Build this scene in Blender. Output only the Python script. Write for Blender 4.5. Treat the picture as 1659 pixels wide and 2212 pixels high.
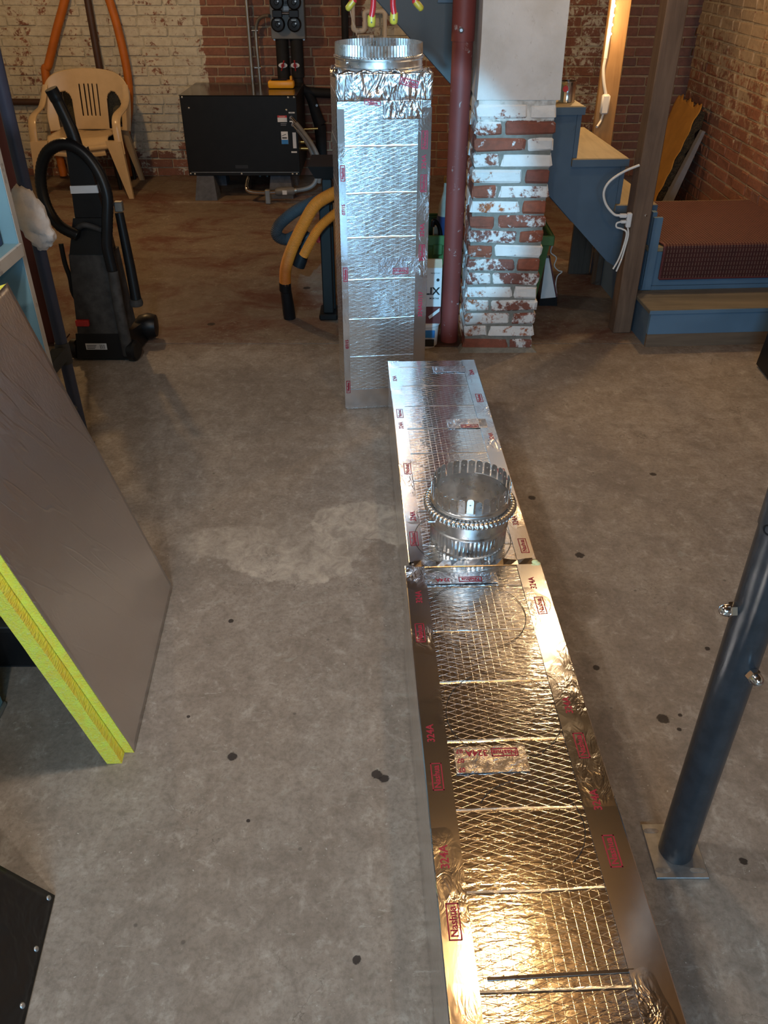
import bpy, bmesh, math, random
from mathutils import Vector, Matrix
random.seed(7)
for o in list(bpy.data.objects): bpy.data.objects.remove(o)
SC = bpy.context.scene
COL = SC.collection
PI = math.pi

# ------------------------------------------------------------------ camera, world, lights, exposure
cam_d = bpy.data.cameras.new('camera'); cam = bpy.data.objects.new('camera', cam_d); COL.objects.link(cam)
cam.location = (0, 0, 1.55); cam.rotation_euler = (math.radians(90 - 34.4), 0, 0)
cam_d.sensor_fit = 'VERTICAL'; cam_d.sensor_height = 24.0; cam_d.lens = 24.0 * 1797.0 / 2212.0
cam_d.clip_start = 0.02; cam_d.clip_end = 60
SC.camera = cam
vs = SC.view_settings
vs.view_transform = 'Standard'; vs.look = 'None'; vs.gamma = 1.0; vs.use_curve_mapping = False; vs.exposure = 0.45
W = bpy.data.worlds.new('world'); SC.world = W; W.use_nodes = True
W.node_tree.nodes['Background'].inputs[0].default_value = (0.55, 0.72, 1.0, 1)
W.node_tree.nodes['Background'].inputs[1].default_value = 0.6

def light(name, kind, loc, energy, color, size=0.1, size_y=None, target=None, spread=None):
    d = bpy.data.lights.new(name, kind); d.energy = energy; d.color = color
    if kind == 'AREA':
        d.shape = 'RECTANGLE' if size_y else 'SQUARE'; d.size = size
        if size_y: d.size_y = size_y
        if spread: d.spread = spread
    else:
        d.shadow_soft_size = size
    o = bpy.data.objects.new(name, d); COL.objects.link(o); o.location = loc
    if target is not None:
        o.rotation_euler = (Vector(target) - Vector(loc)).to_track_quat('-Z', 'Y').to_euler()
    return o
# daylight through the window in the wall behind the photographer
light('window_daylight', 'AREA', (0.0, -2.25, 1.60), 58, (0.28, 0.66, 1.0), 1.6, 0.85, target=(0.0, 3.0, 1.0))
# ceiling lamps of the cellar, last two added as fill (fittings further down)
LAMPS = [((0.40, 1.50, 2.02), 12, (1.0, 0.55, 0.19)), ((-1.9, 5.2, 2.02), 34, (1.0, 0.61, 0.26)),
         ((-0.70, 1.30, 2.02), 27, (1.0, 0.97, 0.93)), ((0.85, 3.30, 2.02), 6, (1.0, 0.66, 0.33)),
         ((-0.45, -0.60, 2.02), 40, (1.0, 0.92, 0.82)),  # added fill lamp for the near floor and camera-facing sides
         ((1.55, 4.35, 2.02), 24, (1.0, 0.63, 0.28))]  # added fill lamp that lifts the right wall
for i, (p, e, c) in enumerate(LAMPS):
    light('lamp_light', 'POINT', p, e, c, 0.05)

# added cool spot behind the photographer, gives the upright duct its blue glow
wk = light('duct_fill_spot', 'SPOT', (-0.20, -0.28, 1.93), 520, (0.28, 0.68, 1.0), 0.025, target=(0.03, 3.0, 0.86))
wk.data.spot_size = math.radians(16.5); wk.data.spot_blend = 0.3

# ------------------------------------------------------------------ helpers
WM = {}
def wm(o): return WM.get(o.name, Matrix.Identity(4))
def tag(o, label=None, cat=None, group=None, kind=None):
    if label: o['label'] = label
    if cat: o['category'] = cat
    if group: o['group'] = group
    if kind: o['kind'] = kind
    return o
def frame(loc, rz=0): return Matrix.Translation(Vector(loc)) @ Matrix.Rotation(rz, 4, 'Z')
def thing(name, label, cat, loc, rz=0, group=None, kind=None):
    o = bpy.data.objects.new(name, None); COL.objects.link(o)
    o.empty_display_size = 0.05; o.location = loc; o.rotation_euler = (0, 0, rz)
    WM[o.name] = frame(loc, rz)
    return tag(o, label, cat, group, kind)

class MB:
    def __init__(s, M=None): s.bm = bmesh.new(); s.M = M or Matrix.Identity(4); s.uvM = None
    def _v(s, p): return s.bm.verts.new(s.M @ Vector(p))
    def box(s, x0, x1, y0, y1, z0, z1, bev=0, R=None, seg=1):
        r = bmesh.ops.create_cube(s.bm, size=1)
        T = Matrix.Translation(((x0+x1)/2, (y0+y1)/2, (z0+z1)/2)) @ (R or Matrix.Identity(4)) @ Matrix.Diagonal((abs(x1-x0), abs(y1-y0), abs(z1-z0), 1))
        bmesh.ops.transform(s.bm, matrix=s.M @ T, verts=r['verts'])
        if bev:
            es = list({e for v in r['verts'] for e in v.link_edges})
            bmesh.ops.bevel(s.bm, geom=es, offset=bev, segments=seg, affect='EDGES', profile=0.5)
        return s
    def hexa(s, b, t):                       # bottom loop, top loop of n points
        n = len(b); B = [s._v(p) for p in b]; T = [s._v(p) for p in t]
        s.bm.faces.new(B[::-1]); s.bm.faces.new(T)
        for i in range(n): s.bm.faces.new((B[i], B[(i+1) % n], T[(i+1) % n], T[i]))
        return s
    def prism(s, pts, axis, a, b):           # 2-D outline extruded along axis
        def mk(p, q):
            return (q, p[0], p[1]) if axis == 'x' else (p[0], q, p[1]) if axis == 'y' else (p[0], p[1], q)
        return s.hexa([mk(p, a) for p in pts], [mk(p, b) for p in pts])
    def tube(s, pts, r, seg=10, caps=True, flat=None, closed=False):
        P = [Vector(p) for p in pts]; n = len(P); rings = []
        rr = r if isinstance(r, (list, tuple)) else [r]*n
        up = None
        for i in range(n):
            if closed: d = (P[(i+1) % n]-P[i-1]).normalized()
            else: d = (P[min(i+1, n-1)]-P[max(i-1, 0)]).normalized()
            if up is None:
                up = Vector((0, 0, 1)) if abs(d.z) < 0.9 else Vector((0, 1, 0))
            a = d.cross(up).normalized(); up = a.cross(d).normalized()
            ring = []
            for k in range(seg):
                t = 2*PI*(k+0.5)/seg
                f = flat or (1, 1)
                ring.append(s._v(P[i] + a*math.cos(t)*rr[i]*f[0] + up*math.sin(t)*rr[i]*f[1]))
            rings.append(ring)
        for i in range(n if closed else n-1):
            A, B = rings[i], rings[(i+1) % n]
            for k in range(seg): s.bm.faces.new((A[k], A[(k+1) % seg], B[(k+1) % seg], B[k]))
        if caps and not closed:
            s.bm.faces.new(rings[0][::-1]); s.bm.faces.new(rings[-1])
        return s
    def lathe(s, prof, c=(0, 0, 0), seg=32, axis=None, cap=True, wave=None):
        # prof: (radius, height) list; axis: rotation matrix from +Z
        A = Matrix.Translation(Vector(c)) @ (axis or Matrix.Identity(4)); rings = []
        for j, (r, h) in enumerate(prof):
            ring = []
            for k in range(seg):
                t = 2*PI*k/seg
                q = r + (wave(j, k) if wave else 0)
                ring.append(s._v(A @ Vector((q*math.cos(t), q*math.sin(t), h))))
            rings.append(ring)
        for i in range(len(prof)-1):
            X, Y = rings[i], rings[i+1]
            for k in range(seg): s.bm.faces.new((X[k], X[(k+1) % seg], Y[(k+1) % seg], Y[k]))
        if cap:
            s.bm.faces.new(rings[0][::-1]); s.bm.faces.new(rings[-1])
        return s
    def grid(s, nu, nv, f, hole=None):
        V = {}
        def gv(i, j):
            if (i, j) not in V: V[i, j] = s._v(f(i/nu, j/nv))
            return V[i, j]
        for i in range(nu):
            for j in range(nv):
                if hole and hole((i+.5)/nu, (j+.5)/nv): continue
                s.bm.faces.new((gv(i, j), gv(i+1, j), gv(i+1, j+1), gv(i, j+1)))
        return s
    def blob(s, c, r, seg=12, squash=(1, 1, 1)):
        x = bmesh.ops.create_uvsphere(s.bm, u_segments=seg, v_segments=max(6, seg//2+2), radius=1)
        bmesh.ops.transform(s.bm, matrix=s.M @ Matrix.Translation(Vector(c)) @ Matrix.Diagonal((r*squash[0], r*squash[1], r*squash[2], 1)), verts=x['verts'])
        return s
    def subdiv(s, cuts): bmesh.ops.subdivide_edges(s.bm, edges=s.bm.edges[:], cuts=cuts, use_grid_fill=True); return s
    def jitter(s, a, f=1):
        for v in s.bm.verts: v.co += Vector((random.uniform(-a, a), random.uniform(-a, a), random.uniform(-a, a)))
        return s
    def build(s, name, mat, parent=None, smooth=None, uv=None, solid=0):
        bmesh.ops.recalc_face_normals(s.bm, faces=s.bm.faces[:])
        if uv is not None:                    # box-projected metres in frame uv
            lay = s.bm.loops.layers.uv.new('m'); I = uv.inverted(); R = I.to_3x3()
            for f in s.bm.faces:
                n = R @ f.normal; ax = max(range(3), key=lambda i: abs(n[i]))
                for l in f.loops:
                    p = I @ l.vert.co
                    l[lay].uv = (p.x, p.y) if ax == 2 else (p.y, p.z) if ax == 0 else (p.x, p.z)
        if parent is not None: bmesh.ops.transform(s.bm, matrix=wm(parent).inverted(), verts=s.bm.verts[:])
        me = bpy.data.meshes.new(name); s.bm.to_mesh(me); s.bm.free()
        if smooth is not None:
            for p in me.polygons: p.use_smooth = True
            me.set_sharp_from_angle(angle=math.radians(smooth))
        me.materials.append(mat)
        return link(name, me, parent, solid)
def link(name, me, parent=None, solid=0):
    o = bpy.data.objects.new(name, me); COL.objects.link(o)
    if parent is not None:
        o.parent = parent; WM[o.name] = wm(parent).copy()
    if solid:
        m = o.modifiers.new('thick', 'SOLIDIFY'); m.thickness = solid; m.offset = 0
    return o
def spline(pts, n=8, closed=False):
    P = [Vector(p) for p in pts]; out = []; m = len(P)
    rng = range(m if closed else m-1)
    for i in rng:
        p0, p1, p2, p3 = (P[(i-1) % m], P[i], P[(i+1) % m], P[(i+2) % m]) if closed else (P[max(i-1, 0)], P[i], P[i+1], P[min(i+2, m-1)])
        for k in range(n):
            t = k/n
            out.append(0.5*((2*p1)+(-p0+p2)*t+(2*p0-5*p1+4*p2-p3)*t*t+(-p0+3*p1-3*p2+p3)*t*t*t))
    if not closed: out.append(P[-1])
    return out
def text(name, body, size, M, mat, parent, extrude=0.0002, align='CENTER', bold=0.0):
    c = bpy.data.curves.new(name, 'FONT'); c.body = body; c.size = size; c.align_x = align; c.align_y = 'CENTER'
    c.extrude = extrude; c.offset = bold; c.resolution_u = 3
    t = bpy.data.objects.new('tmp', c); COL.objects.link(t)
    bpy.context.view_layer.update()
    me = bpy.data.meshes.new_from_object(t.evaluated_get(bpy.context.evaluated_depsgraph_get()))
    bpy.data.objects.remove(t); bpy.data.curves.remove(c)
    me.transform(wm(parent).inverted() @ M); me.name = name
    me.materials.clear(); me.materials.append(mat)
    return link(name, me, parent)
def basis(o, x, y):                            # matrix with local x,y axes given (for flat print)
    x = Vector(x).normalized(); y = Vector(y).normalized(); z = x.cross(y)
    return Matrix.Translation(Vector(o)) @ Matrix((x, y, z)).transposed().to_4x4()
def toward(d): return Vector(d).to_track_quat('Z', 'Y').to_matrix().to_4x4()

# ------------------------------------------------------------------ material helper
class S:
    def __init__(s, name, rough=0.6, metal=0.0, col=(.5, .5, .5)):
        s.m = bpy.data.materials.new(name); s.m.use_nodes = True; s.nt = s.m.node_tree
        s.b = s.nt.nodes['Principled BSDF']; s.set('Roughness', rough); s.set('Metallic', metal); s.set('Base Color', col)
        s._g = None; s._t = None
    def put(s, sock, v):
        if isinstance(v, bpy.types.NodeSocket): s.nt.links.new(v, sock)
        else:
            if isinstance(v, (tuple, list)) and len(v) == 3 and sock.type == 'RGBA': v = (*v, 1)
            sock.default_value = v
    def set(s, k, v): s.put(s.b.inputs[k], v); return s
    def node(s, t): return s.nt.nodes.new(t)
    @property
    def pos(s):
        s._g = s._g or s.node('ShaderNodeNewGeometry'); return s._g.outputs['Position']
    @property
    def island(s):
        s._g = s._g or s.node('ShaderNodeNewGeometry'); return s._g.outputs['Random Per Island']
    @property
    def obj(s):
        s._t = s._t or s.node('ShaderNodeTexCoord'); return s._t.outputs['Object']
    @property
    def uv(s):
        s._t = s._t or s.node('ShaderNodeTexCoord'); return s._t.outputs['UV']
    @property
    def rnd(s): return s.node('ShaderNodeObjectInfo').outputs['Random']
    def xyz(s, v):
        n = s.node('ShaderNodeSeparateXYZ'); s.put(n.inputs[0], v); return n.outputs
    def vec(s, x, y, z=0.0):
        n = s.node('ShaderNodeCombineXYZ')
        for i, q in enumerate((x, y, z)): s.put(n.inputs[i], q)
        return n.outputs[0]
    def ma(s, op, a, b=0.0, c=None):
        n = s.node('ShaderNodeMath'); n.operation = op; s.put(n.inputs[0], a); s.put(n.inputs[1], b)
        if c is not None: s.put(n.inputs[2], c)
        return n.outputs[0]
    def vm(s, v, k):
        n = s.node('ShaderNodeVectorMath'); n.operation = 'MULTIPLY'; s.put(n.inputs[0], v); s.put(n.inputs[1], k); return n.outputs[0]
    def noise(s, v, scale, detail=3, rough=.55, dist=0):
        n = s.node('ShaderNodeTexNoise'); s.put(n.inputs['Vector'], v); n.inputs['Scale'].default_value = scale
        n.inputs['Detail'].default_value = detail; n.inputs['Roughness'].default_value = rough; n.inputs['Distortion'].default_value = dist
        return n.outputs[0]
    def vor(s, v, scale, feat='F1'):
        n = s.node('ShaderNodeTexVoronoi'); n.feature = feat; s.put(n.inputs['Vector'], v); n.inputs['Scale'].default_value = scale
        return n.outputs['Distance']
    def mix(s, f, a, b):
        n = s.node('ShaderNodeMix'); n.data_type = 'RGBA'; s.put(n.inputs[0], f); s.put(n.inputs[6], a); s.put(n.inputs[7], b); return n.outputs[2]
    def rng(s, v, a, b, c=0., d=1.):
        n = s.node('ShaderNodeMapRange')
        for i, q in enumerate((v, a, b, c, d)): s.put(n.inputs[i], q)
        return n.outputs[0]
    def ramp(s, v, stops):
        n = s.node('ShaderNodeValToRGB'); s.put(n.inputs[0], v); e = n.color_ramp.elements
        while len(e) < len(stops): e.new(0.5)
        for q, (p, c) in zip(e, stops): q.position = p; q.color = (*c, 1)
        return n.outputs[0]
    def bump(s, h, strength=1.0, dist=1.0):
        n = s.node('ShaderNodeBump'); s.put(n.inputs['Height'], h); n.inputs['Strength'].default_value = strength
        n.inputs['Distance'].default_value = dist; s.nt.links.new(n.outputs[0], s.b.inputs['Normal']); return s
def plain(name, col, rough=.55, metal=0., var=.12, scale=14, bump=0.0, bscale=60):
    s = S(name, rough, metal)
    n = s.noise(s.pos, scale, 4)
    a = tuple(c*(1-var) for c in col); b = tuple(min(1, c*(1+var)) for c in col)
    s.set('Base Color', s.mix(s.rng(n, .3, .7), a, b))
    if bump: s.bump(s.noise(s.pos, bscale, 3), 1.0, bump)
    return s.m

# ------------------------------------------------------------------ materials
def concrete():
    s = S('concrete', .62); p = s.pos; x, y, z = s.xyz(p)
    n1 = s.noise(p, 1.1, 5, .6, .4); n2 = s.noise(p, 6, 6, .66, .7); n3 = s.noise(p, 85, 4, .7); n4 = s.noise(s.vm(p, (1, .8, 1)), 22, 5, .72, .5)
    base = s.mix(s.rng(n1, .32, .68), (.235, .195, .160), (.360, .315, .270))
    base = s.mix(s.rng(n2, .40, .68, 0, .55), base, (.190, .150, .118))
    base = s.mix(s.rng(n4, .50, .68, 0, .6), base, (.165, .138, .112))
    base = s.mix(s.rng(n4, .46, .32, 0, .5), base, (.46, .42, .365))
    base = s.mix(s.rng(n3, .45, .66, 0, .5), base, (.15, .125, .10))
    # rear slab: remains of dark red paint and brown dirt
    rear = s.rng(s.ma('ADD', y, s.ma('MULTIPLY', n2, .3)), 3.66, 3.90)
    nr = s.noise(s.vm(p, (1.0, 1.5, 1)), 2.1, 7, .72, .6)
    base = s.mix(s.ma('MULTIPLY', rear, .6), base, (.13, .085, .052))
    base = s.mix(s.ma('MULTIPLY', rear, s.rng(nr, .47, .62, 0, .8)), base, (.105, .033, .022))
    # worn pale patch of bare aggregate: crisp on the near side, fading away on the far side
    wob = s.ma('MULTIPLY', s.ma('SUBTRACT', s.noise(p, 8, 6, .7), .5), .75)
    def ell(cx, cy, rx, ry):
        dx = s.ma('DIVIDE', s.ma('SUBTRACT', x, cx), rx); dy = s.ma('DIVIDE', s.ma('SUBTRACT', y, cy), ry)
        return s.ma('ADD', s.ma('SQRT', s.ma('ADD', s.ma('MULTIPLY', dx, dx), s.ma('MULTIPLY', dy, dy))), wob)
    pa = s.ma('MULTIPLY', s.rng(ell(-.27, 2.08, .22, .20), .93, .99, 1, 0), s.rng(y, 1.95, 2.28, 1, .1))
    pb = s.ma('MULTIPLY', s.rng(ell(-.08, 2.17, .17, .17), .90, .98, 1, 0), s.rng(ell(-.07, 1.99, .14, .13), .93, .99, 0, 1))
    pc = s.ma('MULTIPLY', s.rng(ell(-.46, 2.10, .20, .10), .8, 1.0, 1, 0), .6)
    patch = s.ma('MULTIPLY', s.ma('MAXIMUM', s.ma('MAXIMUM', pa, pb), pc), s.rng(n4, .30, .62, .85, .25))
    base = s.mix(patch, base, (.56, .50, .42))
    # pale scuffs
    sc = s.noise(s.vm(p, (1, 2.4, 1)), 15, 5, .75, 1.4)
    base = s.mix(s.rng(sc, .625, .68, 0, .5), base, (.44, .42, .37))
    fl = s.noise(p, 120, 2, .5); base = s.mix(s.ma('MULTIPLY', s.rng(fl, .70, .74, 0, .8), s.rng(n2, .45, .6)), base, (.56, .53, .48))
    bl = s.noise(s.vm(p, (1, 1.5, 1)), 30, 4, .6, .8); base = s.mix(s.ma('MULTIPLY', s.rng(bl, .60, .66, 0, .45), s.rng(n1, .42, .58)), base, (.34, .335, .29))
    # drips of dark paint
    for (cx, cy, r) in ((-.423, 1.730, .0085), (-.350, 1.265, .0125), (-.016, 1.215, .014), (.0, 1.203, .012), (.676, 1.378, .016), (.72, 1.39, .006), (.705, 1.345, .006), (.735, 1.00, .009),
                        (.60, 2.03, .015), (-.475, 1.385, .005), (.55, 1.55, .010), (.86, 1.62, .008), (-.29, 1.095, .005), (-.05, .80, .009), (.95, 2.5, .012), (.5, 2.35, .014), (-.85, 3.9, .02), (-.42, 4.42, .022)):
        dx = s.ma('SUBTRACT', x, cx); dy = s.ma('SUBTRACT', y, cy)
        d = s.ma('ADD', s.ma('SQRT', s.ma('ADD', s.ma('MULTIPLY', dx, dx), s.ma('MULTIPLY', dy, dy))), s.ma('MULTIPLY', s.ma('SUBTRACT', n3, .5), r*1.2))
        base = s.mix(s.rng(d, r*.8, r, .92, 0), base, (.022, .017, .016))
    v2 = s.vor(p, 9); base = s.mix(s.rng(v2, .03, .05, .6, 0), base, (.08, .066, .056))
    # hairline cracks
    ck = s.vor(s.vec(s.ma('ADD', x, s.ma('MULTIPLY', n2, .5)), s.ma('ADD', y, s.ma('MULTIPLY', s.noise(p, 7, 5, .6), .5)), 0.), .8, 'DISTANCE_TO_EDGE')
    base = s.mix(s.ma('MULTIPLY', s.rng(ck, .0, .0018, .65, 0), s.rng(n1, .46, .50)), base, (.07, .055, .045))
    s.set('Base Color', base); s.set('Roughness', s.rng(n2, .3, .7, .5, .78)); s.set('Specular IOR Level', .3)
    s.bump(s.ma('ADD', s.ma('MULTIPLY', n3, .0007), s.ma('MULTIPLY', n4, .0015)), .8)
    return s.m
M_CONC = concrete()

def brick_mats():
    # whitewash is real paint on the masonry: its extent follows the wall, not the light
    def paint(s, amt):
        p = s.pos
        n = s.ma('ADD', s.ma('MULTIPLY', s.noise(p, 11, 5, .68, .5), .62), s.ma('MULTIPLY', s.noise(p, 46, 4, .7), .38))
        return s.rng(s.ma('ADD', n, amt), .49, .55)
    def back_amt(s):
        x, y, z = s.xyz(s.pos)
        jag = s.ma('MULTIPLY', s.ma('SUBTRACT', s.noise(s.pos, 7, 2), .5), .10)
        xx = s.ma('ADD', x, jag)
        left = s.rng(xx, -1.34, -1.325, .085, -.28)                       # painted up to a ragged vertical line
        low = s.rng(s.ma('ADD', z, s.ma('MULTIPLY', s.noise(s.pos, 3, 2), .3)), .22, .42, -.16, 0)
        mid = s.ma('MULTIPLY', s.rng(xx, -.22, -.1), s.rng(z, .72, .85))
        mid = s.ma('MULTIPLY', mid, s.rng(xx, .45, .6, .36, 0))
        rt = s.ma('MULTIPLY', s.rng(xx, .9, 1.1, 0, .27), s.rng(xx, 1.75, 1.85, 1, 0))
        return s.ma('ADD', s.ma('ADD', left, low), s.ma('ADD', mid, rt))
    def right_amt(s):
        x, y, z = s.xyz(s.pos)
        return s.rng(s.ma('ADD', z, s.ma('MULTIPLY', s.noise(s.pos, 2.3, 3), .7)), .75, 1.5, -.13, .11)
    def pier_amt(s):
        x, y, z = s.xyz(s.pos)
        r = s.ma('MULTIPLY', s.ma('SUBTRACT', s.ma('FRACT', s.ma('ADD', s.rnd, s.island)), .5), .30)
        return s.ma('ADD', s.ma('ADD', s.rng(z, .9, 1.02, 0, .16), .015), r)
    def mk(name, amt, stops, white, dirt=.3, al=1.):
        s = S(name, .85); p = s.pos
        r = s.ma('FRACT', s.ma('ADD', s.rnd, s.island))
        c = s.ramp(r, stops)
        n = s.noise(p, 38, 4, .6)
        c = s.mix(s.rng(n, .35, .72, 0, .5), c, (.10, .045, .030))
        w = s.mix(s.rng(s.noise(p, 24, 4, .65), .4, .7, 0, dirt), white, (.27, .22, .15))
        c = s.mix(s.ma('MULTIPLY', paint(s, amt(s)), al), c, w)
        s.set('Base Color', c); s.bump(s.ma('MULTIPLY', s.noise(p, 90, 4, .6), .003), .9)
        return s.m
    def mort(name, amt, col, white):
        s = S(name, .95); p = s.pos
        c = s.mix(s.rng(s.noise(p, 60, 3), .3, .7), tuple(q*.75 for q in col), col)
        w = s.mix(s.rng(s.noise(p, 30, 4), .45, .7, 0, .6), white, (.22, .17, .11))
        s.set('Base Color', s.mix(paint(s, s.ma('ADD', amt(s), .05)), c, w)); s.bump(s.ma('MULTIPLY', s.noise(p, 160, 3), .002), .8)
        return s.m
    reds = [(0, (.21, .085, .055)), (.35, (.26, .105, .065)), (.6, (.19, .085, .060)), (.8, (.29, .115, .066)), (1, (.16, .075, .06))]
    pier = [(0, (.22, .07, .05)), (.3, (.30, .085, .045)), (.55, (.20, .075, .06)), (.72, (.42, .13, .045)), (.85, (.25, .08, .05)), (1, (.17, .085, .075))]
    return dict(
        back=mk('wall_brick', back_amt, reds, (.56, .52, .42), .42), back_m=mort('wall_mortar', back_amt, (.40, .29, .19), (.50, .46, .36)),
        right=mk('right_wall_brick', right_amt, reds, (.44, .36, .25), .6, .72), right_m=mort('right_wall_mortar', right_amt, (.42, .31, .21), (.50, .42, .30)),
        pier=mk('pier_brick', pier_amt, pier, (.72, .71, .70), .12), pier_m=mort('pier_mortar', lambda s: s.rng(s.xyz(s.pos)[2], .93, 1.0, -.4, .3), (.23, .225, .20), (.68, .66, .63)))
BR = brick_mats()

def plaster_mat():
    s = S('pier_plaster', .8); p = s.pos
    c = s.mix(s.rng(s.noise(p, 7, 4, .6), .35, .7), (.66, .64, .63), (.56, .53, .50))
    c = s.mix(s.rng(s.noise(s.vm(p, (1, 1, .5)), 30, 5, .7, 1), .62, .72, 0, .55), c, (.30, .25, .22))
    s.set('Base Color', c); s.bump(s.ma('MULTIPLY', s.noise(p, 40, 4), .003), .7); return s.m
M_PLAST = plaster_mat()

def foil_mat(name, tint=(.84, .85, .87), rough=.13, wrinkle=1.0, scrim=1.0, crease=1.0):
    s = S(name, rough, 1.0, tint); u, v, _ = s.xyz(s.uv)
    wv = s.vec(u, v, 0.)
    def line(t, period, w):                       # raised thread of the reinforcing scrim
        f = s.ma('ABSOLUTE', s.ma('SUBTRACT', s.ma('FRACT', s.ma('DIVIDE', t, period)), .5))
        return s.rng(f, 0., w/period, 1., 0.)
    wob = s.ma('MULTIPLY', s.noise(wv, 14, 1), .006)
    vv = s.ma('ADD', v, wob)
    d1 = line(s.ma('ADD', s.ma('MULTIPLY', u, .36), s.ma('MULTIPLY', vv, .93)), .0135, .00055)
    d2 = line(s.ma('SUBTRACT', s.ma('MULTIPLY', u, .36), s.ma('MULTIPLY', vv, .93)), .0135, .00055)
    d3 = s.ma('MULTIPLY', line(u, .0155, .0005), .4)
    sc = s.ma('MAXIMUM', s.ma('MAXIMUM', d1, d2), d3)
    cr = line(s.ma('ADD', v, s.ma('MULTIPLY', s.noise(wv, 9, 2), .008)), .152, .0035)
    pil = s.noise(s.vm(wv, (.38, 1.3, 1)), 92, 3, .5, .5)
    big = s.noise(wv, 8, 2)
    h = s.ma('MULTIPLY', pil, .0010*wrinkle)
    h = s.ma('ADD', h, s.ma('MULTIPLY', big, .0022*wrinkle))
    h = s.ma('ADD', h, s.ma('MULTIPLY', sc, .00014*scrim))
    h = s.ma('ADD', h, s.ma('MULTIPLY', cr, .0012*crease))
    s.set('Roughness', s.ma('ADD', rough, s.ma('MULTIPLY', s.ma('MAXIMUM', sc, s.ma('MULTIPLY', cr, crease)), .17*scrim)))
    s.bump(h, .75); return s.m
M_FOIL = foil_mat('scrim_foil', (.84, .83, .82), .13, .85)
M_FOILV = foil_mat('upright_scrim_foil', (.86, .88, .90), .23, 1.7, .8)
def sheet_mat():
    s = S('plain_foil_sheet', .30, 1.0, (.74, .69, .655)); u, v, _ = s.xyz(s.uv); wv = s.vec(u, v, 0.)
    fine = s.noise(s.vm(wv, (1.25, .7, 1)), 95, 3, .55, .4)
    cn = s.noise(s.vec(s.ma('ADD', s.ma('MULTIPLY', u, 7.), s.ma('MULTIPLY', v, 3.4)), s.ma('MULTIPLY', v, 1.3), 0.), 1.25, 3, .45)
    cr = s.rng(s.ma('ABSOLUTE', s.ma('SUBTRACT', cn, .5)), 0., .016, 1., 0.)
    top = s.rng(v, .25, .8, .35, 1.)
    h = s.ma('ADD', s.ma('MULTIPLY', s.ma('MULTIPLY', fine, top), .0011), s.ma('MULTIPLY', s.ma('MULTIPLY', cr, top), .0013))
    s.bump(s.ma('ADD', h, s.ma('MULTIPLY', s.noise(wv, 5, 2), .004)), .8); return s.m
M_FOILB = sheet_mat()
def tape_mat():
    s = S('foil_tape', .17, 1.0, (.80, .80, .82)); wv = s.uv
    n = s.noise(s.vm(wv, (1.0, .55, 1)), 38, 3, .55, 1.6)
    m = s.rng(s.noise(wv, 4, 2), .52, .68, .02, 1.)       # wrinkled in places, flat in others
    s.bump(s.ma('MULTIPLY', s.ma('MULTIPLY', n, m), .0045), .8); return s.m
M_TAPE = tape_mat()
def crumple_mat():
    s = S('crumpled_foil_tape', .24, 1.0, (.84, .86, .90))
    s.bump(s.ma('MULTIPLY', s.noise(s.vm(s.uv, (1.5, .6, 1)), 22, 2, .5, 1.6), .013), .8); return s.m
M_CRUM = crumple_mat()
def patch_mat():
    s = S('dull_foil_tape', .27, 1.0, (.70, .69, .72))
    s.bump(s.ma('MULTIPLY', s.noise(s.uv, 45, 3, .6, 1.5), .003), .8); return s.m
M_PATCH = patch_mat()
def galv():
    s = S('galvanised_steel', .22, 1.0)
    n = s.vor(s.pos, 60); s.set('Base Color', s.mix(s.rng(n, 0, .6), (.60, .62, .64), (.74, .75, .76)))
    s.set('Roughness', s.rng(s.noise(s.pos, 40, 3), .3, .7, .24, .38)); return s.m
M_GALV = galv()
def fibre():
    s = S('yellow_glass_fibre', .95); p = s.pos
    n = s.noise(s.vm(p, (1, 1, 1)), 26, 5, .7, .8); n2 = s.noise(s.vm(p, (12, 3, 12)), 20, 4)
    c = s.mix(s.rng(n, .35, .65), (.84, .88, .09), (.90, .68, .06))
    c = s.mix(s.rng(n2, .5, .75, 0, .5), c, (.80, .82, .32))
    s.set('Base Color', c); s.bump(s.ma('MULTIPLY', n2, .004), 1.); return s.m
M_FIB = fibre()
def wood(name, a, b, scale=1.0, axis=2, rough=.65):
    s = S(name, rough); k = [22*scale]*3; k[axis] = 1.6*scale
    n = s.noise(s.vm(s.pos, tuple(k)), 1.6, 5, .62, .9); n2 = s.noise(s.pos, 5, 3)
    c = s.mix(s.rng(n, .32, .68), a, b); c = s.mix(s.rng(n2, .5, .75, 0, .35), c, tuple(q*.5 for q in a))
    s.set('Base Color', c); s.bump(s.ma('MULTIPLY', n, .001), .6); return s.m
M_POST = wood('post_wood', (.105, .062, .038), (.180, .112, .072))
M_STUD = wood('stud_wood', (.29, .165, .068), (.37, .22, .095))
M_TREAD = wood('tread_wood', (.20, .160, .095), (.28, .225, .135), .8, 1)
M_STEPTOP = wood('worn_step_wood', (.095, .088, .072), (.17, .15, .115), .8, 0)
M_JOIST = wood('joist_wood', (.11, .060, .026), (.17, .10, .047), .6, 0)
M_STUMP = wood('stump_wood', (.05, .034, .024), (.10, .07, .05))
M_RISERWOOD = wood('bare_riser_wood', (.13, .09, .06), (.19, .135, .09), .8, 0)
def paint_worn(name, col, under, amt=.68, rough=.5):
    s = S(name, rough); n = s.noise(s.pos, 22, 5, .7, .4); m = s.noise(s.pos, 3, 3)
    c = s.mix(s.rng(m, .35, .65), tuple(q*.85 for q in col), tuple(min(1, q*1.12) for q in col))
    s.set('Base Color', s.mix(s.rng(n, amt, amt+.05, 0, .8), c, under)); s.bump(s.ma('MULTIPLY', n, .0008), .6); return s.m
M_BLUE = paint_worn('blue_stair_paint', (.075, .125, .185), (.06, .07, .08))
M_SLATE = paint_worn('slate_grey', (.070, .076, .080), (.05, .05, .05), .8)
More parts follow.
